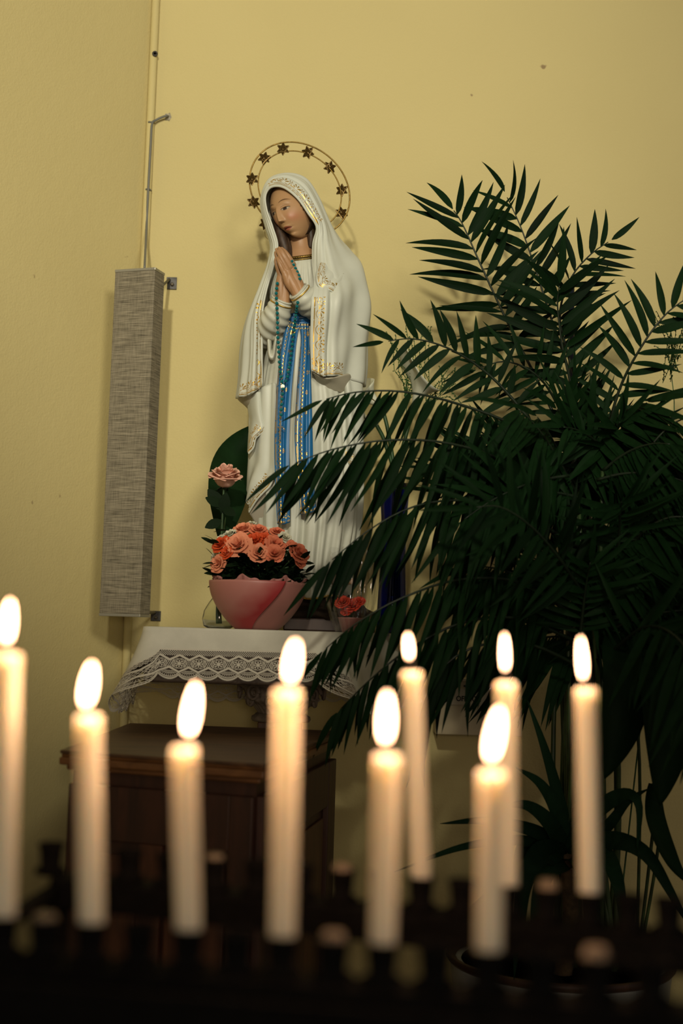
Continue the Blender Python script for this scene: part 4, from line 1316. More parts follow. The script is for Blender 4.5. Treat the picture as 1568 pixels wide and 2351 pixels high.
for sti, (st, gap) in enumerate(((st1, 9.0), (st2, 11.0), (st3, 11.5), (st4, 12))):
    pth = cr(st, 200); d = np.concatenate([[0], np.cumsum(np.linalg.norm(np.diff(pth, axis=0), axis=1))])
    tube('chain', [S(*p) for p in pth[::4]], 0.7 * SP, M_chain, ros, 5)
    nb_ = int(d[-1] / gap)
    for k in range(nb_ + 1):
        p = np.array([np.interp(k * gap + (3 if sti else 0), d, pth[:, c]) for c in range(3)])
        if bmesh_ is None:
            r = 4.0 * SP
            bo = MB().lathe([(0, -r), (r * 0.62, -r * 0.80), (r, -r * 0.28), (r, r * 0.28), (r * 0.62, r * 0.80), (0, r)], (0, 0, 0), 9).build('bead', M_bead, None); bmesh_ = bo.data
        else:
            bo = mesh_obj('bead', None, None, mesh=bmesh_)
        bo.parent = ros; bo.matrix_parent_inverse = ros.matrix_world.inverted(); bo.location = S(p[0], p[1], p[2] + 1)
MB().lathe([(0, -0.001), (4.5 * SP, -0.0008), (5.2 * SP, 0), (4.5 * SP, 0.0008), (0, 0.001)], S(649, 887, 110), 16, Matrix.Rotation(math.pi / 2, 3, 'X')).build('medal', M_silver, ros)
cx0 = MB(); a_ = S(644, 968, 118); b_2 = S(643, 1010, 120)
cx0.tube([a_, b_2], 1.8 * SP, 6); cx0.tube([S(637, 981, 119), S(650, 981, 119)], 1.6 * SP, 6); cx0.tube([S(643.5, 976, 121), S(643, 1000, 123)], 1.5 * SP, 6)
cx0.build('crucifix', M_silver, ros)

# ================================================================== PALM, POTS AND LEAFY PLANTS


def leaf_mat(name, c1, c2, rough=0.6, trans=0.06, spec=0.06):
    m, nt, b = new_mat(name)
    b.inputs['Roughness'].default_value = rough
    b.inputs['Specular IOR Level'].default_value = spec
    b.inputs['Transmission Weight'].default_value = 0.0
    tc = N(nt, 'ShaderNodeTexCoord'); oi = N(nt, 'ShaderNodeObjectInfo')
    mp = N(nt, 'ShaderNodeMapping'); mp.inputs['Scale'].default_value = (2, 60, 2)
    nt.links.new(tc.outputs['Object'], mp.inputs[0])
    nz = N(nt, 'ShaderNodeTexNoise', Scale=2.0, Detail=3.0); nt.links.new(mp.outputs[0], nz.inputs['Vector'])
    ad = N(nt, 'ShaderNodeMath', operation='MULTIPLY_ADD'); nt.links.new(oi.outputs['Random'], ad.inputs[0]); ad.inputs[1].default_value = 0.6
    nt.links.new(nz.outputs[0], ad.inputs[2])
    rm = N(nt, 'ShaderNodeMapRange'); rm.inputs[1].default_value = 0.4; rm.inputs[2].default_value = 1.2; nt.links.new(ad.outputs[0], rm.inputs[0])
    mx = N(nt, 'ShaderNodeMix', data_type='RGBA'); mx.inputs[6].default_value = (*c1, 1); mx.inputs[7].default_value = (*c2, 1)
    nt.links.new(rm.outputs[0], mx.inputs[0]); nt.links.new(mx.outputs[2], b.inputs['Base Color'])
    bp = N(nt, 'ShaderNodeBump', Strength=0.2, Distance=0.002); nt.links.new(nz.outputs[0], bp.inputs['Height']); nt.links.new(bp.outputs[0], b.inputs['Normal'])
    return m


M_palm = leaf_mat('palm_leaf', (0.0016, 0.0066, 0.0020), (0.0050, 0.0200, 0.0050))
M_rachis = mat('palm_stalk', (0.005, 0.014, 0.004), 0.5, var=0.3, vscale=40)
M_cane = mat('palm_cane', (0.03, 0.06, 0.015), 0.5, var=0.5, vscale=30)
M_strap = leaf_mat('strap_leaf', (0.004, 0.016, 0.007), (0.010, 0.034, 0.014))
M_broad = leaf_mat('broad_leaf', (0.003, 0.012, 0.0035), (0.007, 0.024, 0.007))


def leaflet_geo(seed, nseg=8):
    """unit leaflet along +X, lance-shaped, V-folded, drooping tip, a little twist"""
    rs = random.Random(seed); dr = rs.uniform(0.06, 0.26); sd = rs.uniform(-0.11, 0.11); wm = rs.uniform(0.9, 1.1)
    V, Fc = [], []
    for i in range(nseg + 1):
        t = i / nseg
        w = 0.051 * wm * (math.sin(math.pi * min(1, t ** 0.75 * 0.98 + 0.02)) ** 0.8) * (1.12 - 0.25 * t)
        if i == nseg: w = 0.0015
        y0 = sd * t * t; z0 = -dr * t * t
        V += [(t, y0 - w, z0 + w * 0.35), (t, y0, z0), (t, y0 + w, z0 + w * 0.35)]
    for i in range(nseg):
        a = 3 * i
        Fc += [(a, a + 3, a + 4, a + 1), (a + 1, a + 4, a + 5, a + 2)]
    return V, Fc


leaf_meshes = []
for sd in range(6):
    V, Fc = leaflet_geo(sd)
    me = bpy.data.meshes.new('leaflet'); me.from_pydata(V, [], Fc)
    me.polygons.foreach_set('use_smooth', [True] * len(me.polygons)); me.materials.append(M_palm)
    leaf_meshes.append((me, V, Fc))

# planter on a low bench (both mostly hidden behind the rack)
plc = PY(1285, 2215, 2.52); RIM = 0.857
bench_z = RIM - 0.34
bench = thing('plant_bench', 'low wooden bench carrying the large planter', 'bench', (plc.x, plc.y, 0))
MB().box((plc.x, plc.y, bench_z - 0.02), (0.36, 0.22, 0.02)).build('seat_board', M_post, bench, bevel=0.003)
for sx_ in (-1, 1):
    for sy_ in (-1, 1):
        MB().box((plc.x + sx_ * 0.32, plc.y + sy_ * 0.18, (bench_z - 0.04) / 2), (0.022, 0.022, (bench_z - 0.04) / 2)).build('leg', M_post, bench, bevel=0.002)
M_planter = mat('marbled_ceramic', (0.34, 0.37, 0.36), 0.35, var=0.35, vscale=9, detail=6)
M_soil = mat('soil', (0.018, 0.012, 0.008), 0.95, bump=0.8, bscale=90)
plan = thing('planter', 'large marbled white planter with a dark rim holding the palm', 'planter', (plc.x, plc.y, bench_z))
MB().lathe([(0.15, bench_z), (0.17, bench_z + 0.02), (0.205, RIM - 0.02), (0.208, RIM - 0.012), (0.185, RIM - 0.012), (0.180, RIM - 0.05), (0.0, RIM - 0.05)], (plc.x, plc.y, 0), 48).build('pot', M_planter, plan, smooth=True)
MB().lathe([(0.208, RIM - 0.014), (0.213, RIM - 0.008), (0.212, RIM - 0.001), (0.204, RIM), (0.196, RIM - 0.006), (0.196, RIM - 0.014)], (plc.x, plc.y, 0), 48).build('rim', M_body, plan, smooth=True)
MB().lathe([(0.181, RIM - 0.036), (0.10, RIM - 0.028), (0.0, RIM - 0.025)], (plc.x, plc.y, 0), 32).build('soil', M_soil, plan, smooth=True)

palm = thing('parlour_palm', 'tall dark green palm with many feathery fronds beside the statue', 'palm', (plc.x + 0.05, plc.y, RIM - 0.03))
# (rachis points px + depth, leaflet length px, leaflet pairs, mode, droop, start fraction)
UP, HANG = 'flat', 'hang'
fr = [
 ([(1300, 1010, 2.60), (1222, 850, 2.60), (1165, 740, 2.58), (1100, 600, 2.56), (1062, 515, 2.56), (1038, 478, 2.57)], 150, 13, UP, 0.15, 0.42),
 ([(1340, 1000, 2.66), (1305, 850, 2.66), (1265, 730, 2.66), (1230, 620, 2.66), (1195, 520, 2.66), (1158, 440, 2.66)], 128, 12, UP, 0.10, 0.34),
 ([(1350, 960, 2.62), (1300, 800, 2.60), (1285, 720, 2.58), (1310, 640, 2.56), (1355, 585, 2.54), (1405, 550, 2.52)], 105, 11, UP, 0.55, 0.40),
 ([(1330, 1000, 2.55), (1310, 880, 2.54), (1290, 790, 2.52), (1280, 700, 2.50), (1285, 650, 2.48)], 160, 9, UP, 0.12, 0.35),
 ([(1290, 1060, 2.50), (1180, 920, 2.47), (1110, 850, 2.45), (1030, 800, 2.42), (950, 778, 2.40), (880, 785, 2.38)], 105, 12, UP, 0.45, 0.30),
 ([(1330, 1120, 2.45), (1200, 990, 2.38), (1060, 930, 2.34), (930, 900, 2.30), (820, 900, 2.28), (735, 920, 2.26)], 120, 15, HANG, 0.8, 0.25),
 ([(1330, 1180, 2.42), (1180, 1070, 2.34), (1040, 1020, 2.28), (900, 1010, 2.24), (770, 1030, 2.22), (660, 1070, 2.20)], 165, 16, HANG, 0.8, 0.25),
 ([(1330, 1260, 2.40), (1200, 1180, 2.32), (1080, 1150, 2.28), (960, 1160, 2.24), (850, 1215, 2.22), (745, 1300, 2.22)], 150, 15, HANG, 0.8, 0.22),
 ([(1360, 1400, 2.30), (1290, 1290, 2.20), (1220, 1210, 2.12), (1150, 1165, 2.08), (1085, 1165, 2.06)], 190, 15, UP, 0.35, 0.20),
 ([(1340, 1430, 2.38), (1200, 1340, 2.30), (1060, 1330, 2.24), (930, 1370, 2.20), (820, 1430, 2.20), (735, 1500, 2.22)], 140, 15, HANG, 0.8, 0.22),
 ([(1340, 1480, 2.38), (1190, 1420, 2.30), (1060, 1430, 2.26), (940, 1490, 2.24), (850, 1560, 2.24), (770, 1640, 2.26)], 130, 14, HANG, 0.8, 0.25),
 ([(1350, 1540, 2.36), (1220, 1480, 2.30), (1110, 1480, 2.27), (1030, 1520, 2.26), (985, 1590, 2.26), (962, 1680, 2.27)], 145, 11, HANG, 0.5, 0.30),
 ([(1390, 1250, 2.40), (1440, 1120, 2.36), (1490, 1030, 2.32), (1550, 970, 2.30), (1620, 950, 2.28)], 150, 12, HANG, 0.8, 0.2),
 ([(1380, 1050, 2.50), (1420, 900, 2.46), (1470, 800, 2.42), (1530, 720, 2.40), (1600, 670, 2.38)], 120, 12, UP, 0.3, 0.25),
 ([(1400, 1350, 2.34), (1460, 1240, 2.28), (1530, 1190, 2.24), (1610, 1190, 2.22)], 170, 11, HANG, 0.6, 0.15),
 ([(1400, 1500, 2.30), (1480, 1440, 2.16), (1550, 1460, 2.06), (1600, 1540, 2.02), (1625, 1650, 2.00)], 230, 14, UP, 0.9, 0.25),
 ([(1340, 1150, 2.50), (1260, 1040, 2.46), (1180, 1000, 2.42), (1100, 1000, 2.40), (1020, 1040, 2.38)], 150, 12, HANG, 0.5, 0.2),
 ([(1330, 1060, 2.58), (1280, 930, 2.56), (1230, 860, 2.52), (1160, 830, 2.50), (1090, 850, 2.48)], 110, 11, UP, 0.4, 0.25),
]
rs = random.Random(21)
for k in range(36):                             # the crowded heart of the plant
    bx_, by_ = rs.uniform(1290, 1450), rs.uniform(1050, 1500)
    an = rs.uniform(-2.9, -0.2) if k % 3 else rs.uniform(-3.3, 0.4)
    L = rs.uniform(190, 320)
    Y0 = rs.uniform(2.30, 2.62)
    pts = []
    for i in range(5):
        t = i / 4
        pts.append((bx_ + L * t * math.cos(an), by_ + L * t * math.sin(an) + 90 * t * t, Y0 - 0.10 * t))
    fr.append((pts, rs.uniform(140, 190), 11, UP if k % 2 else HANG, 0.4, 0.15))
NIND = 0
stuff = MB()
fi = 0
for pts, LL, npair, mode, droop, start in fr:
    if mode == 'hang': npair += 4
    P = np.array([tuple(PY(*p)) for p in pts]); pc_ = cr(P, 60)
    arcl = np.concatenate([[0], np.cumsum(np.linalg.norm(np.diff(pc_, axis=0), axis=1))]); arcl /= arcl[-1]
    fo = tube('frond', pc_[::3], np.linspace(0.0036, 0.0010, 20), M_rachis, palm, 6)
    indiv = NIND + 2 * npair <= 300
    tg = np.gradient(pc_, axis=0); tg /= np.linalg.norm(tg, axis=1)[:, None]
    for i in range(npair + 1):
        t = start + (1 - start) * i / npair
        for s in ((-1, 1) if i < npair else (0,)):
            tt = min(1, t + 0.012 * s + rs.uniform(-0.008, 0.008))
            p = Vector([np.interp(tt, arcl, pc_[:, c]) for c in range(3)]); tan = Vector([np.interp(tt, arcl, tg[:, c]) for c in range(3)]).normalized()
            sc = p.y / F
            env = 0.62 + 0.5 * math.sin(math.pi * min(1, 0.12 + 0.80 * (t - start) / (1 - start)))
            L = LL * (1.0 if mode == 'flat' else 1.22) * sc * env * rs.uniform(0.9, 1.1)
            view = Vector((0, -1, 0.1)) + Vector((rs.uniform(-0.35, 0.35), 0, rs.uniform(-0.35, 0.35)))
            alp = math.radians((70 if mode == 'flat' else 76) - 30 * (t - start) / (1 - start)) + rs.uniform(-0.12, 0.12)
            if mode == 'flat':
                side = tan.cross(view).normalized() * s
                d = tan * math.cos(alp) + side * math.sin(alp) + Vector((0, -0.12, -0.22 * droop)) if s else tan
            else:
                d = tan * math.cos(alp) + (Vector((0, 0, -1)) * (0.75 + droop * 0.5) + Vector((0, -0.5 * s, 0.10 * s))) * math.sin(alp) if s else tan + Vector((0, 0, -0.3))
            d = d.normalized()
            nn = view - d * view.dot(d)
            nn.normalize()
            nn = Matrix.Rotation(rs.uniform(-0.5, 0.5), 3, d) @ nn
            yv = nn.cross(d)
            wf = rs.uniform(0.85, 1.12) * (130 * sc / L) ** 0.5 * (1.4 if fi < 5 or fi == 13 else 1.08)
            Mx = Matrix(((d.x * L, yv.x * L * wf, nn.x * L, p.x), (d.y * L, yv.y * L * wf, nn.y * L, p.y), (d.z * L, yv.z * L * wf, nn.z * L, p.z), (0, 0, 0, 1)))
            me, LVv, LFf = leaf_meshes[rs.randrange(6)]
            if indiv:
                lo_ = mesh_obj('leaflet', None, None, mesh=me)
                lo_.parent = fo; lo_.matrix_basis = Mx
                lo_.matrix_parent_inverse = palm.matrix_world.inverted() @ Matrix.Translation(palm.location) if False else fo.matrix_world.inverted() if False else Matrix.Identity(4)
                NIND += 1
            else:
                stuff.add([Mx @ Vector(v) for v in LVv], LFf)
    # cane down to the planter
    b0_ = Vector(P[0]); foot = Vector((plc.x + 0.05 + 0.05 * math.sin(fi * 2.4), plc.y + 0.05 * math.cos(fi * 1.7), RIM - 0.03))
    if fi < 18 or fi % 4 == 0:
        mid = b0_.lerp(foot, 0.5) + Vector((0.02 * math.sin(fi), 0.02 * math.cos(fi), 0))
        tube('cane', cr([foot, mid, b0_], 14), np.linspace(0.0062, 0.0034, 14), M_cane, palm, 7)
    fi += 1
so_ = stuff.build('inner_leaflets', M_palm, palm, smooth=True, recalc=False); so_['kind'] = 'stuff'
# blue support stick in the palm
a_, b_s = PY(1312, 655, 2.64), Vector((plc.x + 0.03, plc.y + 0.06, RIM - 0.03))
tag(tube('support_stick', [b_s, b_s.lerp(a_, 0.5), a_], 0.0062, mat('navy_plastic', (0.006, 0.010, 0.022), 0.4), None, 10), 'slim dark blue support stick standing among the palm fronds', 'stick')


def strap(name, pts, wpx, material, parent, fold=0.25, tip=True, nseg=22, belly=0.45):
    """strap or blade leaf along a pixel path (x, y, Y)"""
    P = cr([tuple(PY(*p)) for p in pts], nseg)
    tg = np.gradient(P, axis=0); V = []
    for i in range(nseg):
        t = i / (nseg - 1); tan = Vector(tg[i]).normalized()
        view = Vector((0.15 * math.sin(3 * t), -1, 0.25)); sd = tan.cross(view).normalized(); up = sd.cross(tan)
        w = wpx * P[i][1] / F / 2 * (math.sin(math.pi * (0.06 + 0.94 * t) ** belly if tip else 1) ** 0.75 if t < 1 else 0.02)
        c = Vector(P[i])
        V += [c - sd * w + up * w * fold, c, c + sd * w + up * w * fold]
    Fc = []
    for i in range(nseg - 1):
        a = 3 * i; Fc += [(a, a + 3, a + 4, a + 1), (a + 1, a + 4, a + 5, a + 2)]
    o = mesh_obj(name, V, Fc, material, parent)
    return solidify(o, 0.0008)


# --- dracaena in front of the palm
dc = Vector((PY(1290, 2200, 2.44).x, 2.44, RIM - 0.03))
dra = thing('dracaena', 'dragon plant with long arching strap leaves in the planter', 'plant', dc)
crown = PY(1300, 1960, 2.44)
tube('trunk', cr([dc, dc.lerp(crown, 0.5) + Vector((0.012, 0, 0)), crown], 16), np.linspace(0.017, 0.012, 16), mat('trunk_bark', (0.07, 0.045, 0.02), 0.9, var=0.5, vscale=60, bump=0.8, bscale=60), dra, 12)
for pts, w in [
 ([(1302, 1960, 2.44), (1285, 1850, 2.42), (1250, 1720, 2.40), (1208, 1600, 2.40)], 34),
 ([(1300, 1960, 2.44), (1280, 1870, 2.40), (1240, 1800, 2.36), (1185, 1762, 2.34)], 40),
 ([(1295, 1955, 2.44), (1260, 1890, 2.38), (1210, 1850, 2.34), (1150, 1850, 2.30)], 42),
 ([(1295, 1960, 2.44), (1230, 1910, 2.38), (1120, 1885, 2.34), (1010, 1891, 2.32)], 34),
 ([(1295, 1965, 2.44), (1200, 1930, 2.38), (1060, 1945, 2.32), (905, 2002, 2.30)], 26),
 ([(1305, 1960, 2.44), (1330, 1860, 2.42), (1345, 1740, 2.40), (1340, 1640, 2.40)], 32),
 ([(1305, 1960, 2.44), (1360, 1870, 2.38), (1430, 1825, 2.34), (1466, 1850, 2.32), (1462, 1960, 2.32)], 40),
 ([(1310, 1960, 2.44), (1390, 1900, 2.38), (1440, 1840, 2.35), (1490, 1810, 2.33)], 30),
 ([(1310, 1965, 2.44), (1400, 1930, 2.36), (1480, 1960, 2.32), (1540, 2050, 2.30), (1590, 2140, 2.30)], 44),
 ([(1305, 1970, 2.44), (1380, 1960, 2.36), (1420, 2040, 2.30), (1430, 2160, 2.30)], 52),
 ([(1300, 1970, 2.44), (1240, 1960, 2.36), (1205, 2030, 2.32), (1200, 2150, 2.32)], 58),
 ([(1300, 1975, 2.44), (1255, 2000, 2.36), (1230, 2090, 2.32), (1225, 2260, 2.33)], 46),
 ([(1300, 1975, 2.44), (1215, 2000, 2.36), (1190, 2120, 2.32), (1180, 2250, 2.33)], 40),
 ([(1300, 1975, 2.44), (1170, 2030, 2.36), (1070, 2110, 2.32), (990, 2212, 2.32)], 40),
 ([(1305, 1970, 2.44), (1335, 1990, 2.36), (1365, 2090, 2.32), (1370, 2220, 2.33)], 46),
 ([(1300, 1960, 2.44), (1215, 1940, 2.40), (1190, 1985, 2.36), (1185, 2060, 2.35)], 44),
 ([(1300, 1955, 2.46), (1310, 1880, 2.50), (1300, 1790, 2.52), (1305, 1700, 2.52)], 34)]:
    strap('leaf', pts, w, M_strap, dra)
# --- big dark blades hanging at the right
asp = thing('aspidistra', 'plant with big dark spoon-shaped hanging leaves among the palm fronds', 'plant', Vector((plc.x + 0.14, plc.y - 0.02, RIM - 0.03)))
fo = Vector((plc.x + 0.14, plc.y - 0.02, RIM - 0.03))
for pts, w in [
 ([(1420, 1450, 2.30), (1440, 1540, 2.26), (1425, 1670, 2.24), (1388, 1788, 2.24)], 120),
 ([(1500, 1480, 2.28), (1530, 1590, 2.24), (1530, 1720, 2.22), (1515, 1850, 2.22)], 130),
 ([(1500, 1800, 2.36), (1505, 1880, 2.32), (1540, 1970, 2.30), (1580, 2030, 2.30)], 46)]:
    strap('leaf', pts, w, M_broad, asp, 0.12, belly=0.75)
    top = PY(*pts[0])
    tube('leaf_stalk', cr([fo, fo.lerp(top, 0.6) + Vector((0.03, 0.03, 0.04)), top], 16), 0.0032, M_cane, asp, 7)

# ================================================================== FLOWERS AND VASES ON THE SHELF
def glass_mat(name, col, rough=0.02, ior=1.45):
    m, nt, b = new_mat(name)
    b.inputs['Base Color'].default_value = (*col, 1); b.inputs['Roughness'].default_value = rough
    b.inputs['Transmission Weight'].default_value = 1.0; b.inputs['IOR'].default_value = ior
    return m


M_glass = glass_mat('clear_glass', (0.93, 0.95, 0.90))
M_blueglass = glass_mat('blue_glass', (0.03, 0.06, 0.42))
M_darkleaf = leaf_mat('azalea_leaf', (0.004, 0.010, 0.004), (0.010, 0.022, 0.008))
M_stem = mat('green_stem', (0.02, 0.06, 0.015), 0.5, var=0.3, vscale=40)

# --- azalea in a pink pot (stands in front of the statue)
YA = 2.50; SA = YA / F
ac = PY(592, 1448, YA); ac.z = ZS
aw = lambda x, y, w=0: PY(x, y, YA - w * SA)
rimz = PY(592, 1337, YA).z; Rr = 112 * SA
HB = rimz - ZS
def pot_prof(k=1.0):
    pr = []
    for i in range(22):
        t = i / 21
        r = 0.42 + 0.58 * math.sin(t * math.pi / 2) ** 0.85
        pr.append((Rr * r * k, ZS + HB * t))
    return pr


M_pot2 = mat('dull_pink_pot', (0.30, 0.125, 0.105), 0.45, var=0.12, vscale=15)
mm, nt_, b_ = new_mat('rose_pot_panel')
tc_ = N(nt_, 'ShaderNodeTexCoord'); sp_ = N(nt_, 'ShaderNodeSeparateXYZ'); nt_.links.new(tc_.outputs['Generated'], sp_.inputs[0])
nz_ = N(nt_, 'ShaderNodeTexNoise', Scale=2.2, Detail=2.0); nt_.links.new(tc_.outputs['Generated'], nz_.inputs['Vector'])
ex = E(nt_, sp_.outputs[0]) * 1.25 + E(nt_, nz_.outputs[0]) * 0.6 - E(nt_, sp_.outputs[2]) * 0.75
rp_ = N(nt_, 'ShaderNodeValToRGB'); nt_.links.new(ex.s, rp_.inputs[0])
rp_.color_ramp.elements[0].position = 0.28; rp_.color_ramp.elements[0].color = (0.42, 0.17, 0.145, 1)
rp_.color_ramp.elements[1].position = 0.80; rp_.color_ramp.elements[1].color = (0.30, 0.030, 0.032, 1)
nt_.links.new(rp_.outputs[0], b_.inputs['Base Color']); b_.inputs['Roughness'].default_value = 0.4
M_pot1 = mm
pot = thing('azalea_pot', 'two-tone pink bowl-shaped flower pot on the altar cloth', 'flower pot', ac)
MB().lathe(pot_prof(0.97) + [(Rr * 0.93, ZS + HB), (Rr * 0.90, ZS + HB * 0.85), (0, ZS + HB * 0.80)], (ac.x, ac.y, 0), 48).build('bowl', M_pot2, pot, smooth=True)
# overlapping front panel, cut like a petal
V = []; pr = pot_prof(1.0); NCp = 60
for i, (r, z) in enumerate(pr):
    t = i / (len(pr) - 1)
    a0, a1 = -math.pi * 1.02, -math.pi * (0.47 - 0.16 * math.sin(t * math.pi * 0.5) + 0.10 * (1 - t))
    for j in range(NCp):
        a = a0 + (a1 - a0) * j / (NCp - 1)
        V.append((ac.x + r * math.cos(a), ac.y + r * math.sin(a), z + 0.001))
pn = mesh_obj('front_panel', V, grid_faces(len(pr), NCp), M_pot1, pot); solidify(pn, 0.003, 1.0)
# pink paper frill standing above the rim
V = []; NF = 160
for i in range(9):
    t = i / 8
    for j in range(NF):
        a = 2 * math.pi * j / NF
        rr_ = Rr * (0.84 + 0.10 * t + 0.03 * t * math.sin(23 * a) + 0.025 * t * math.sin(41 * a + 1))
        V.append((ac.x + rr_ * math.cos(a), ac.y + rr_ * math.sin(a), rimz - 0.02 + t * (0.024 + 0.006 * math.sin(7 * a + 2) + 0.003 * math.sin(19 * a)) ))
fz = mesh_obj('paper_frill', V, grid_faces(9, NF, True), mat('pink_tissue', (0.36, 0.15, 0.13), 0.7, var=0.15, vscale=40), pot); solidify(fz, 0.0006)
az = thing('azalea_plant', 'azalea in bloom with coral, orange and white ruffled flowers', 'plant', (ac.x, ac.y, rimz - 0.02))
acols = {'peach': (0.74, 0.27, 0.15), 'coral': (0.68, 0.19, 0.10), 'red': (0.60, 0.075, 0.02), 'white': (0.62, 0.60, 0.46)}
amesh = {}
for cn_, col in acols.items():
    m_ = mat('petal_' + cn_, col, 0.6, var=0.22, vscale=120, spec=0.2)
    for sd in range(3):
        g = rose_geo(1.0, 40 + sd + 7 * len(amesh), ((0.28, 3, 0.95), (0.50, 4, 0.90), (0.76, 5, 0.72), (1.0, 5, 0.46)), 0.55, 9, 0.7, 0.66, 0.85, 5.0)
        me = bpy.data.meshes.new('blossom'); me.from_pydata(g.v, [], g.f); me.polygons.foreach_set('use_smooth', [True] * len(me.polygons)); me.materials.append(m_)
        amesh[(cn_, sd)] = me
rs = random.Random(5)
root = Vector((ac.x, ac.y, rimz - 0.015))
for n, (x, y, r, w, cn_) in enumerate([(558, 1214, 23, 0, 'peach'), (593, 1216, 19, 10, 'coral'), (636, 1220, 15, 5, 'coral'), (526, 1226, 15, 10, 'white'), (617, 1220, 15, -5, 'white'), (655, 1233, 14, 20, 'white'),
        (506, 1249, 20, 40, 'red'), (585, 1240, 22, 35, 'red'), (604, 1236, 18, 30, 'red'), (545, 1250, 28, 55, 'peach'), (594, 1269, 21, 75, 'peach'), (633, 1249, 22, 40, 'coral'), (630, 1270, 20, 70, 'coral'), (687, 1268, 23, 40, 'coral'),
        (500, 1294, 19, 55, 'peach'), (493, 1277, 11, 30, 'white'), (505, 1236, 10, 20, 'white'), (575, 1203, 12, -20, 'white'), (672, 1252, 13, 30, 'coral'), (520, 1268, 15, 60, 'red'), (574, 1262, 13, 50, 'coral'), (690, 1290, 13, 40, 'coral'), (512, 1300, 12, 40, 'peach')]):
    p = aw(x, y, w)
    d = (Vector((p.x - ac.x, (p.y - ac.y) * 1.0 - 0.055, p.z - rimz + 0.01))).normalized()
    d = (d + Vector((rs.uniform(-0.15, 0.15), -0.15, rs.uniform(-0.1, 0.1)))).normalized()
    o = mesh_obj('blossom', None, None, mesh=amesh[(cn_, n % 3)])
    o.parent = az; o.matrix_parent_inverse = az.matrix_world.inverted()
    R = r * SA * 0.98
    o.matrix_basis = Matrix.Translation(p - d * R * 0.4) @ d.to_track_quat('Z', 'Y').to_matrix().to_4x4() @ Matrix.Rotation(rs.uniform(0, 6), 4, 'Z') @ Matrix.Scale(R, 4)
    tube('flower_stalk', cr([root + Vector((d.x * 0.02, 0, 0)), root.lerp(p, 0.6), p - d * R * 0.35], 8), 0.0012, M_stem, az, 5)
# azalea leaves
V, Fc = [], []
for i in range(7):
    t = i / 6; w = 0.24 * math.sin(math.pi * min(1, 0.05 + t * 0.93)) ** 0.8
    V += [(t, -w, 0.08 * w - 0.12 * t * t), (t, 0, -0.12 * t * t - 0.04 * w), (t, w, 0.08 * w - 0.12 * t * t)]
for i in range(6):
    a = 3 * i; Fc += [(a, a + 3, a + 4, a + 1), (a + 1, a + 4, a + 5, a + 2)]
LEAFV, LEAFF = list(V), list(Fc)
lme = bpy.data.meshes.new('leaf'); lme.from_pydata(V, [], Fc); lme.materials.append(M_darkleaf)
lme.polygons.foreach_set('use_smooth', [True] * len(lme.polygons))
for k in range(260):
    if k < 22:
        x, y = [(482, 1233), (478, 1240), (490, 1242), (476, 1300), (480, 1292), (486, 1316), (500, 1322), (706, 1292), (712, 1305), (700, 1312), (706, 1318), (668, 1255), (640, 1238), (520, 1218), (512, 1330), (484, 1268), (700, 1275), (478, 1308), (715, 1316), (690, 1325), (505, 1218), (545, 1225)][k]
        w = rs.uniform(0, 60)
    else:
        a = rs.uniform(0, 2 * math.pi); q_ = math.sqrt(rs.random())
        x = 595 + 100 * q_ * math.cos(a); w = 95 * q_ * math.sin(a) if k % 4 else abs(90 * q_ * math.sin(a)); y = rs.uniform(1256, 1334) + 14 * q_ * q_
    p = aw(x, y, w)
    d = Vector((p.x - ac.x, p.y - ac.y, 0.03 + rs.uniform(-0.04, 0.05))).normalized() + Vector((rs.uniform(-0.5, 0.5), rs.uniform(-0.5, 0.2), rs.uniform(-0.5, 0.4)))
    d.normalize()
    L = rs.uniform(24, 36) * SA
    o = mesh_obj('leaf', None, None, mesh=lme); o.parent = az; o.matrix_parent_inverse = az.matrix_world.inverted()
    o.matrix_basis = Matrix.Translation(p - d * L * 0.5) @ d.to_track_quat('X', 'Z').to_matrix().to_4x4() @ Matrix.Rotation(rs.uniform(-0.7, 0.7), 4, 'X') @ Matrix.Scale(L, 4)
for k in range(16):
    a = 2 * math.pi * k / 16
    tip = root + Vector((0.06 * math.cos(a), 0.06 * math.sin(a), 0.045))
    tube('twig', cr([root, root.lerp(tip, 0.5) + Vector((0, 0, 0.012)), tip], 8), 0.0014, M_stem, az, 5)
MB().lathe([(Rr * 0.88, rimz - 0.022), (Rr * 0.5, rimz - 0.016), (0, rimz - 0.014)], (ac.x, ac.y, 0), 32).build('soil', M_soil, pot, smooth=True)

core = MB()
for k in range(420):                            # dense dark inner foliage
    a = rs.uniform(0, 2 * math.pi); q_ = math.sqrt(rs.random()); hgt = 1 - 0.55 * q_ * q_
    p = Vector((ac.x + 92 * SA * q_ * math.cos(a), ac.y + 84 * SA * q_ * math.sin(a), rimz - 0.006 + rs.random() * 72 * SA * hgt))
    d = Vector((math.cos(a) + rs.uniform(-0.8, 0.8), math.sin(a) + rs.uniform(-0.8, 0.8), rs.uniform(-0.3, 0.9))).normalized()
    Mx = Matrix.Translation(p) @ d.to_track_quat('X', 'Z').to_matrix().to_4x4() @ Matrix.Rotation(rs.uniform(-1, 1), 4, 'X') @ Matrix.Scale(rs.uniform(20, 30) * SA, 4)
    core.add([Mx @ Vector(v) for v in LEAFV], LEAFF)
co_ = core.build('inner_foliage', M_darkleaf, az, smooth=True, recalc=False); co_['kind'] = 'stuff'

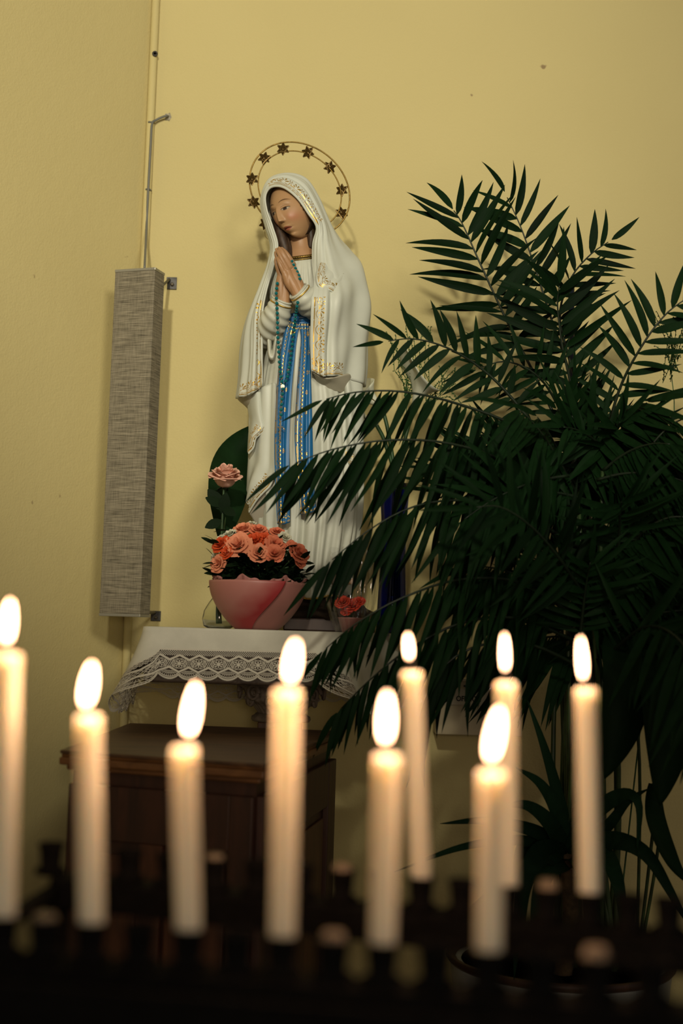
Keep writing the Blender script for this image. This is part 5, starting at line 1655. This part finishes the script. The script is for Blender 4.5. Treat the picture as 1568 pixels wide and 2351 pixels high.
# --- small round glass vase with a rose and a big leaf
YV = 2.58; SV = YV / F
vv = lambda x, y, w=0: PY(x, y, YV - w * SV)
vc_ = vv(502, 1448); vc_.z = ZS
vz = thing('bud_vase', 'small round clear glass vase half hidden behind the pink pot', 'vase', vc_)
pf = [(0.0, 0.002), (0.022, 0.0), (0.030, 0.004), (0.0335, 0.018), (0.031, 0.034), (0.022, 0.050), (0.013, 0.062), (0.011, 0.080), (0.0135, 0.092)]
inner = [(max(0, r - 0.0018), z + (0.003 if i < 3 else 0)) for i, (r, z) in enumerate(pf)]
MB().lathe([(r, z) for r, z in pf] + [(r, z) for r, z in reversed(inner)], vc_, 40).build('glass', M_glass, vz, smooth=True)
rose = thing('pink_rose', 'single pale pink rose on a long leafy stem in the glass vase', 'rose', vc_ + Vector((0.003, 0, 0.006)))
M_rosep = mat('pale_pink_petal', (0.78, 0.45, 0.34), 0.6, var=0.08, vscale=80, spec=0.2, detail=2)
stp = [tuple(vc_ + Vector((0.004, 0, 0.008))), tuple(vv(504, 1380)), tuple(vv(506, 1300)), tuple(vv(510, 1200)), tuple(vv(514, 1118))]
tube('stem', cr(stp, 24), 0.0022, M_stem, rose, 8)
g = rose_geo(1.0, 77, ((0.20, 3, 1.75), (0.38, 4, 1.75), (0.60, 4, 1.65), (0.82, 5, 1.5), (1.02, 5, 1.15)), 0.12, 10, 0.5, 0.70, 0.85, 4.0)
hd = Vector((0.06, -0.35, 1)).normalized(); Mh = Matrix.Translation(vv(516, 1118)) @ hd.to_track_quat('Z', 'Y').to_matrix().to_4x4() @ Matrix.Scale(33 * SV, 4)
g.v = [tuple(Mh @ Vector(v)) for v in g.v]; g.build('rose_head', M_rosep, rose, smooth=True, recalc=False)
for k in range(5):
    a = 2 * math.pi * k / 5
    o = mesh_obj('sepal', None, None, mesh=lme); o.parent = rose; o.matrix_parent_inverse = rose.matrix_world.inverted()
    d = Vector((math.cos(a), math.sin(a), -0.35)).normalized()
    o.matrix_basis = Matrix.Translation(vv(515, 1116)) @ d.to_track_quat('X', 'Z').to_matrix().to_4x4() @ Matrix.Scale(22 * SV, 4)
for (bx_, by_, tx_, ty_, sz) in ((512, 1170, 478, 1122, 58), (511, 1180, 520, 1128, 50), (508, 1195, 484, 1205, 42), (511, 1160, 490, 1150, 44), (511, 1165, 528, 1175, 40)):
    p, q_ = vv(bx_, by_, 2), vv(tx_, ty_, 14); d = (q_ - p).normalized()
    o = mesh_obj('rose_leaf', None, None, mesh=lme); o.parent = rose; o.matrix_parent_inverse = rose.matrix_world.inverted()
    nn = Vector((0.1, -1, 0.1)); nn = (nn - d * nn.dot(d)).normalized(); yv = nn.cross(d); L = sz * SV; W_ = L * 1.15
    o.matrix_basis = Matrix(((d.x * L, yv.x * W_, nn.x * L, p.x), (d.y * L, yv.y * W_, nn.y * L, p.y), (d.z * L, yv.z * W_, nn.z * L, p.z), (0, 0, 0, 1)))
bl = thing('big_leaf', 'broad dark green leaf standing upright behind the pink rose', 'leaf', vc_ + Vector((-0.002, 0.003, 0.006)))
strap('blade', [(512, 1255, 2.60), (519, 1185, 2.64), (526, 1115, 2.69), (543, 1045, 2.75), (585, 975, 2.77)], 100, M_broad, bl, 0.18, nseg=28, belly=1.35)
tube('stalk', cr([tuple(vc_ + Vector((-0.002, 0.003, 0.008))), tuple(vv(500, 1395, -2)), tuple(vv(503, 1320, -6)), tuple(PY(512, 1240, 2.605)), tuple(PY(518, 1185, 2.642))], 20), np.linspace(0.0045, 0.002, 20), M_stem, bl, 8)

# --- tall blue vase with calla lilies and green sprigs, right of the statue
YB = 2.77; SB = YB / F
bv = lambda x, y, w=0: PY(x, y, YB - w * SB)
bc = bv(905, 1440); bc.z = ZS; bc.x = PY(906, 1300, YB).x - 0.004
zt_v = bv(912, 1112).z - ZS
blv = thing('blue_vase', 'tall dark blue glass vase with a flared rim beside the statue', 'vase', bc)
prv = [(0.0, 0.003), (0.030, 0.0), (0.033, 0.006), (0.031, 0.05), (0.027, zt_v * 0.45), (0.027, zt_v * 0.75), (0.031, zt_v * 0.93), (0.038, zt_v)]
MB().lathe(prv + [(max(0, r - 0.0025), z + (0.004 if i < 2 else 0)) for i, (r, z) in reversed(list(enumerate(prv)))], bc, 44).build('glass', M_blueglass, blv, smooth=True)
M_calla = mat('calla_white', (0.62, 0.63, 0.50), 0.5, var=0.06, vscale=40)
M_spadix = mat('calla_spadix', (0.55, 0.34, 0.05), 0.7)
mouth = bc + Vector((0, 0, zt_v * 0.25))


def calla(head, direction, length, label):
    t_ = thing('calla_lily', label, 'flower', mouth, 'calla lilies in the blue vase')
    d = Vector(direction).normalized(); Mq = d.to_track_quat('Z', 'Y').to_matrix().to_4x4(); Mq.translation = head
    V = []; n, m_ = 16, 36
    for i in range(n):
        v = i / (n - 1)
        for j in range(m_):
            a = 2 * math.pi * j / (m_ - 1) * 0.97 + 0.1
            lip = 0.5 - 0.5 * math.cos(a)             # long pointed side opposite the overlap
            h = v * (0.55 + 0.50 * lip ** 2 + 0.30 * lip ** 8)
            r = 0.05 + 0.34 * v ** 2.2 * (0.75 + 0.25 * lip) + 0.12 * max(0, v - 0.75) / 0.25 + 0.02 * a / 6
            V.append(Mq @ Vector((r * math.cos(a) * length, r * math.sin(a) * length, h * length)))
    sp2 = mesh_obj('spathe', V, grid_faces(n, m_), M_calla, t_); solidify(sp2, 0.0012)
    tube('spadix', [head + d * length * k for k in (0.1, 0.3, 0.5, 0.58)], [0.0035, 0.004, 0.0035, 0.0015], M_spadix, t_, 8)
    tube('stem', cr([tuple(mouth), tuple(bc + Vector((0.0, 0, zt_v * 0.98))), tuple(Vector(bc + Vector((0, 0, zt_v))).lerp(head, 0.55) + Vector((0, 0, 0.015))), tuple(head + d * 0.004)], 24), 0.0042, M_stem, t_, 8)


calla(bv(866, 972, 10), (-0.9, -0.35, 0.10), 0.085, 'white calla lily pointing towards the statue from the blue vase')
calla(bv(880, 935, -5), (-0.75, 0.2, 0.55), 0.080, 'white calla lily half hidden behind the mantle of the statue')
calla(bv(950, 945, 0), (0.15, -0.3, 1.0), 0.100, 'white calla lily standing highest behind the green sprigs')
M_sprig = mat('sprig_green', (0.035, 0.10, 0.025), 0.6, var=0.3, vscale=60)


def sprig(basepts, tips, label, name='green_sprig', grp='beaded green sprigs', base=None):
    t_ = thing(name, label, 'sprig', base if base is not None else mouth, grp)
    tube('stem', cr(basepts, 24), np.linspace(0.0018, 0.0008, 24), M_sprig, t_, 6)
    bm_ = MB(); bd = MB(); rr = random.Random(len(tips) + int(1000 * basepts[-1][0]))
    oc = [Vector((1, 0, 0)), Vector((-1, 0, 0)), Vector((0, 1, 0)), Vector((0, -1, 0)), Vector((0, 0, 1)), Vector((0, 0, -1))]
    of = [(0, 2, 4), (2, 1, 4), (1, 3, 4), (3, 0, 4), (2, 0, 5), (1, 2, 5), (3, 1, 5), (0, 3, 5)]
    for a, b in tips:
        a, b = Vector(a), Vector(b)
        pth = cr([a, a.lerp(b, 0.5) + Vector((rr.uniform(-0.008, 0.008), rr.uniform(-0.01, 0.01), 0.006)), b], 16)
        bm_.tube(pth, 0.0007, 4)
        for p in pth[2:]:
            q_ = Vector(p) + Vector((rr.uniform(-1, 1), rr.uniform(-1, 1), rr.uniform(-1, 1))) * 0.0022
            bd.add([q_ + v * 0.0017 for v in oc], of)
    bm_.build('twigs', M_sprig, t_, recalc=False)
    o = bd.build('buds', M_sprig, t_, recalc=False); o['kind'] = 'stuff'


top = bc + Vector((0, 0, zt_v))
rr = random.Random(9)
tips = [(tuple(bv(905 + 10 * i, 850 + 3 * i, 5)), tuple(bv(888 + 13 * i + rr.uniform(-6, 6), 745 + rr.uniform(0, 45), 10))) for i in range(9)]
sprig([tuple(mouth), tuple(top), tuple(bv(930, 1000)), tuple(bv(935, 850, 5))], tips + [(tuple(bv(932, 920)), tuple(bv(905 + 10 * i, 850 + 3 * i, 5))) for i in range(9)], 'feathery green sprig rising upright from the blue vase')
tips = [(tuple(bv(1000 + rr.uniform(-30, 30), 900 + rr.uniform(-10, 20))), tuple(bv(1000 + rr.uniform(-80, 130), 860 + rr.uniform(-30, 85), 15))) for i in range(22)]
sprig([tuple(mouth), tuple(top), tuple(bv(955, 1000)), tuple(bv(1010, 905, 5))], tips, 'sprig with tiny green berries spreading sideways from the blue vase')
rb_ = PY(1545, 1000, 2.5)
tips = [(tuple(PY(1530 + rr.uniform(-10, 30), 850 + rr.uniform(-30, 30), 2.5)), tuple(PY(1535 + rr.uniform(-35, 50), 760 + rr.uniform(-50, 90), 2.48))) for i in range(20)]
pb_ = Vector((plc.x + 0.10, plc.y, RIM - 0.03))
sprig([tuple(pb_), tuple(pb_.lerp(rb_, 0.6)), tuple(rb_), tuple(PY(1540, 840, 2.5))], tips, 'sprig with tiny green berries growing among the palm fronds', 'palm_sprig', None, pb_)

# --- small pot of red flowers wrapped in cellophane, behind the fronds
mc, nt_, b_ = new_mat('cellophane')
nt_.nodes.remove(b_)
tr = N(nt_, 'ShaderNodeBsdfTransparent'); gl = N(nt_, 'ShaderNodeBsdfGlossy', Roughness=0.08); mxs = N(nt_, 'ShaderNodeMixShader')
mxs.inputs[0].default_value = 0.13; nt_.links.new(tr.outputs[0], mxs.inputs[1]); nt_.links.new(gl.outputs[0], mxs.inputs[2]); nt_.links.new(mxs.outputs[0], nt_.nodes['Material Output'].inputs['Surface'])
YC = 2.50; cv = lambda x, y, w=0: PY(x, y, YC - w * YC / F)
cc = cv(838, 1448); cc.z = ZS; cc = Vector((min(cc.x, FR.x + 0.03), YC, ZS))
wrp = thing('wrapped_flower_pot', 'small pink pot of red flowers wrapped in clear cellophane beside the statue', 'flower pot', cc)
MB().lathe([(0.016, ZS), (0.024, ZS + 0.026), (0.026, ZS + 0.028), (0.022, ZS + 0.028), (0, ZS + 0.022)], (cc.x, cc.y, 0), 24).build('pot', M_pot2, wrp, smooth=True)
M_redp = mat('red_petal', (0.50, 0.035, 0.012), 0.55, var=0.2, vscale=100)
for (x, y, r) in ((822, 1388, 16), (845, 1396, 18), (858, 1386, 13), (833, 1406, 14)):
    g = rose_geo(r * SA, x, frill=0.8); p = cv(x, y, 8); p.x += cc.x - cv(838, 1448).x
    Mh = Matrix.Translation(p) @ Vector((rs.uniform(-0.4, 0.4), -0.7, 0.7)).to_track_quat('Z', 'Y').to_matrix().to_4x4()
    g.v = [tuple(Mh @ Vector(v)) for v in g.v]; g.build('red_flower', M_redp, wrp, smooth=True, recalc=False)
    tube('flower_stalk', [cc + Vector((0, 0, 0.024)), cc.lerp(p, 0.5) + Vector((0, 0, 0.015)), p], 0.0012, M_stem, wrp, 5)
V = []; n, m_ = 22, 64
for i in range(n):
    t = i / (n - 1)
    for j in range(m_):
        a = 2 * math.pi * j / m_
        r = 0.027 + 0.020 * math.sin(t * math.pi * 0.9) + 0.010 * t * math.sin(9 * a) + 0.003 * math.sin(23 * a + 5 * t) + 0.012 * max(0, t - 0.7)
        V.append((cc.x + r * math.cos(a), cc.y + r * math.sin(a), ZS + 0.001 + 0.15 * t + 0.012 * t * math.sin(5 * a)))
mesh_obj('cellophane_wrap', V, grid_faces(n, m_, True), mc, wrp)
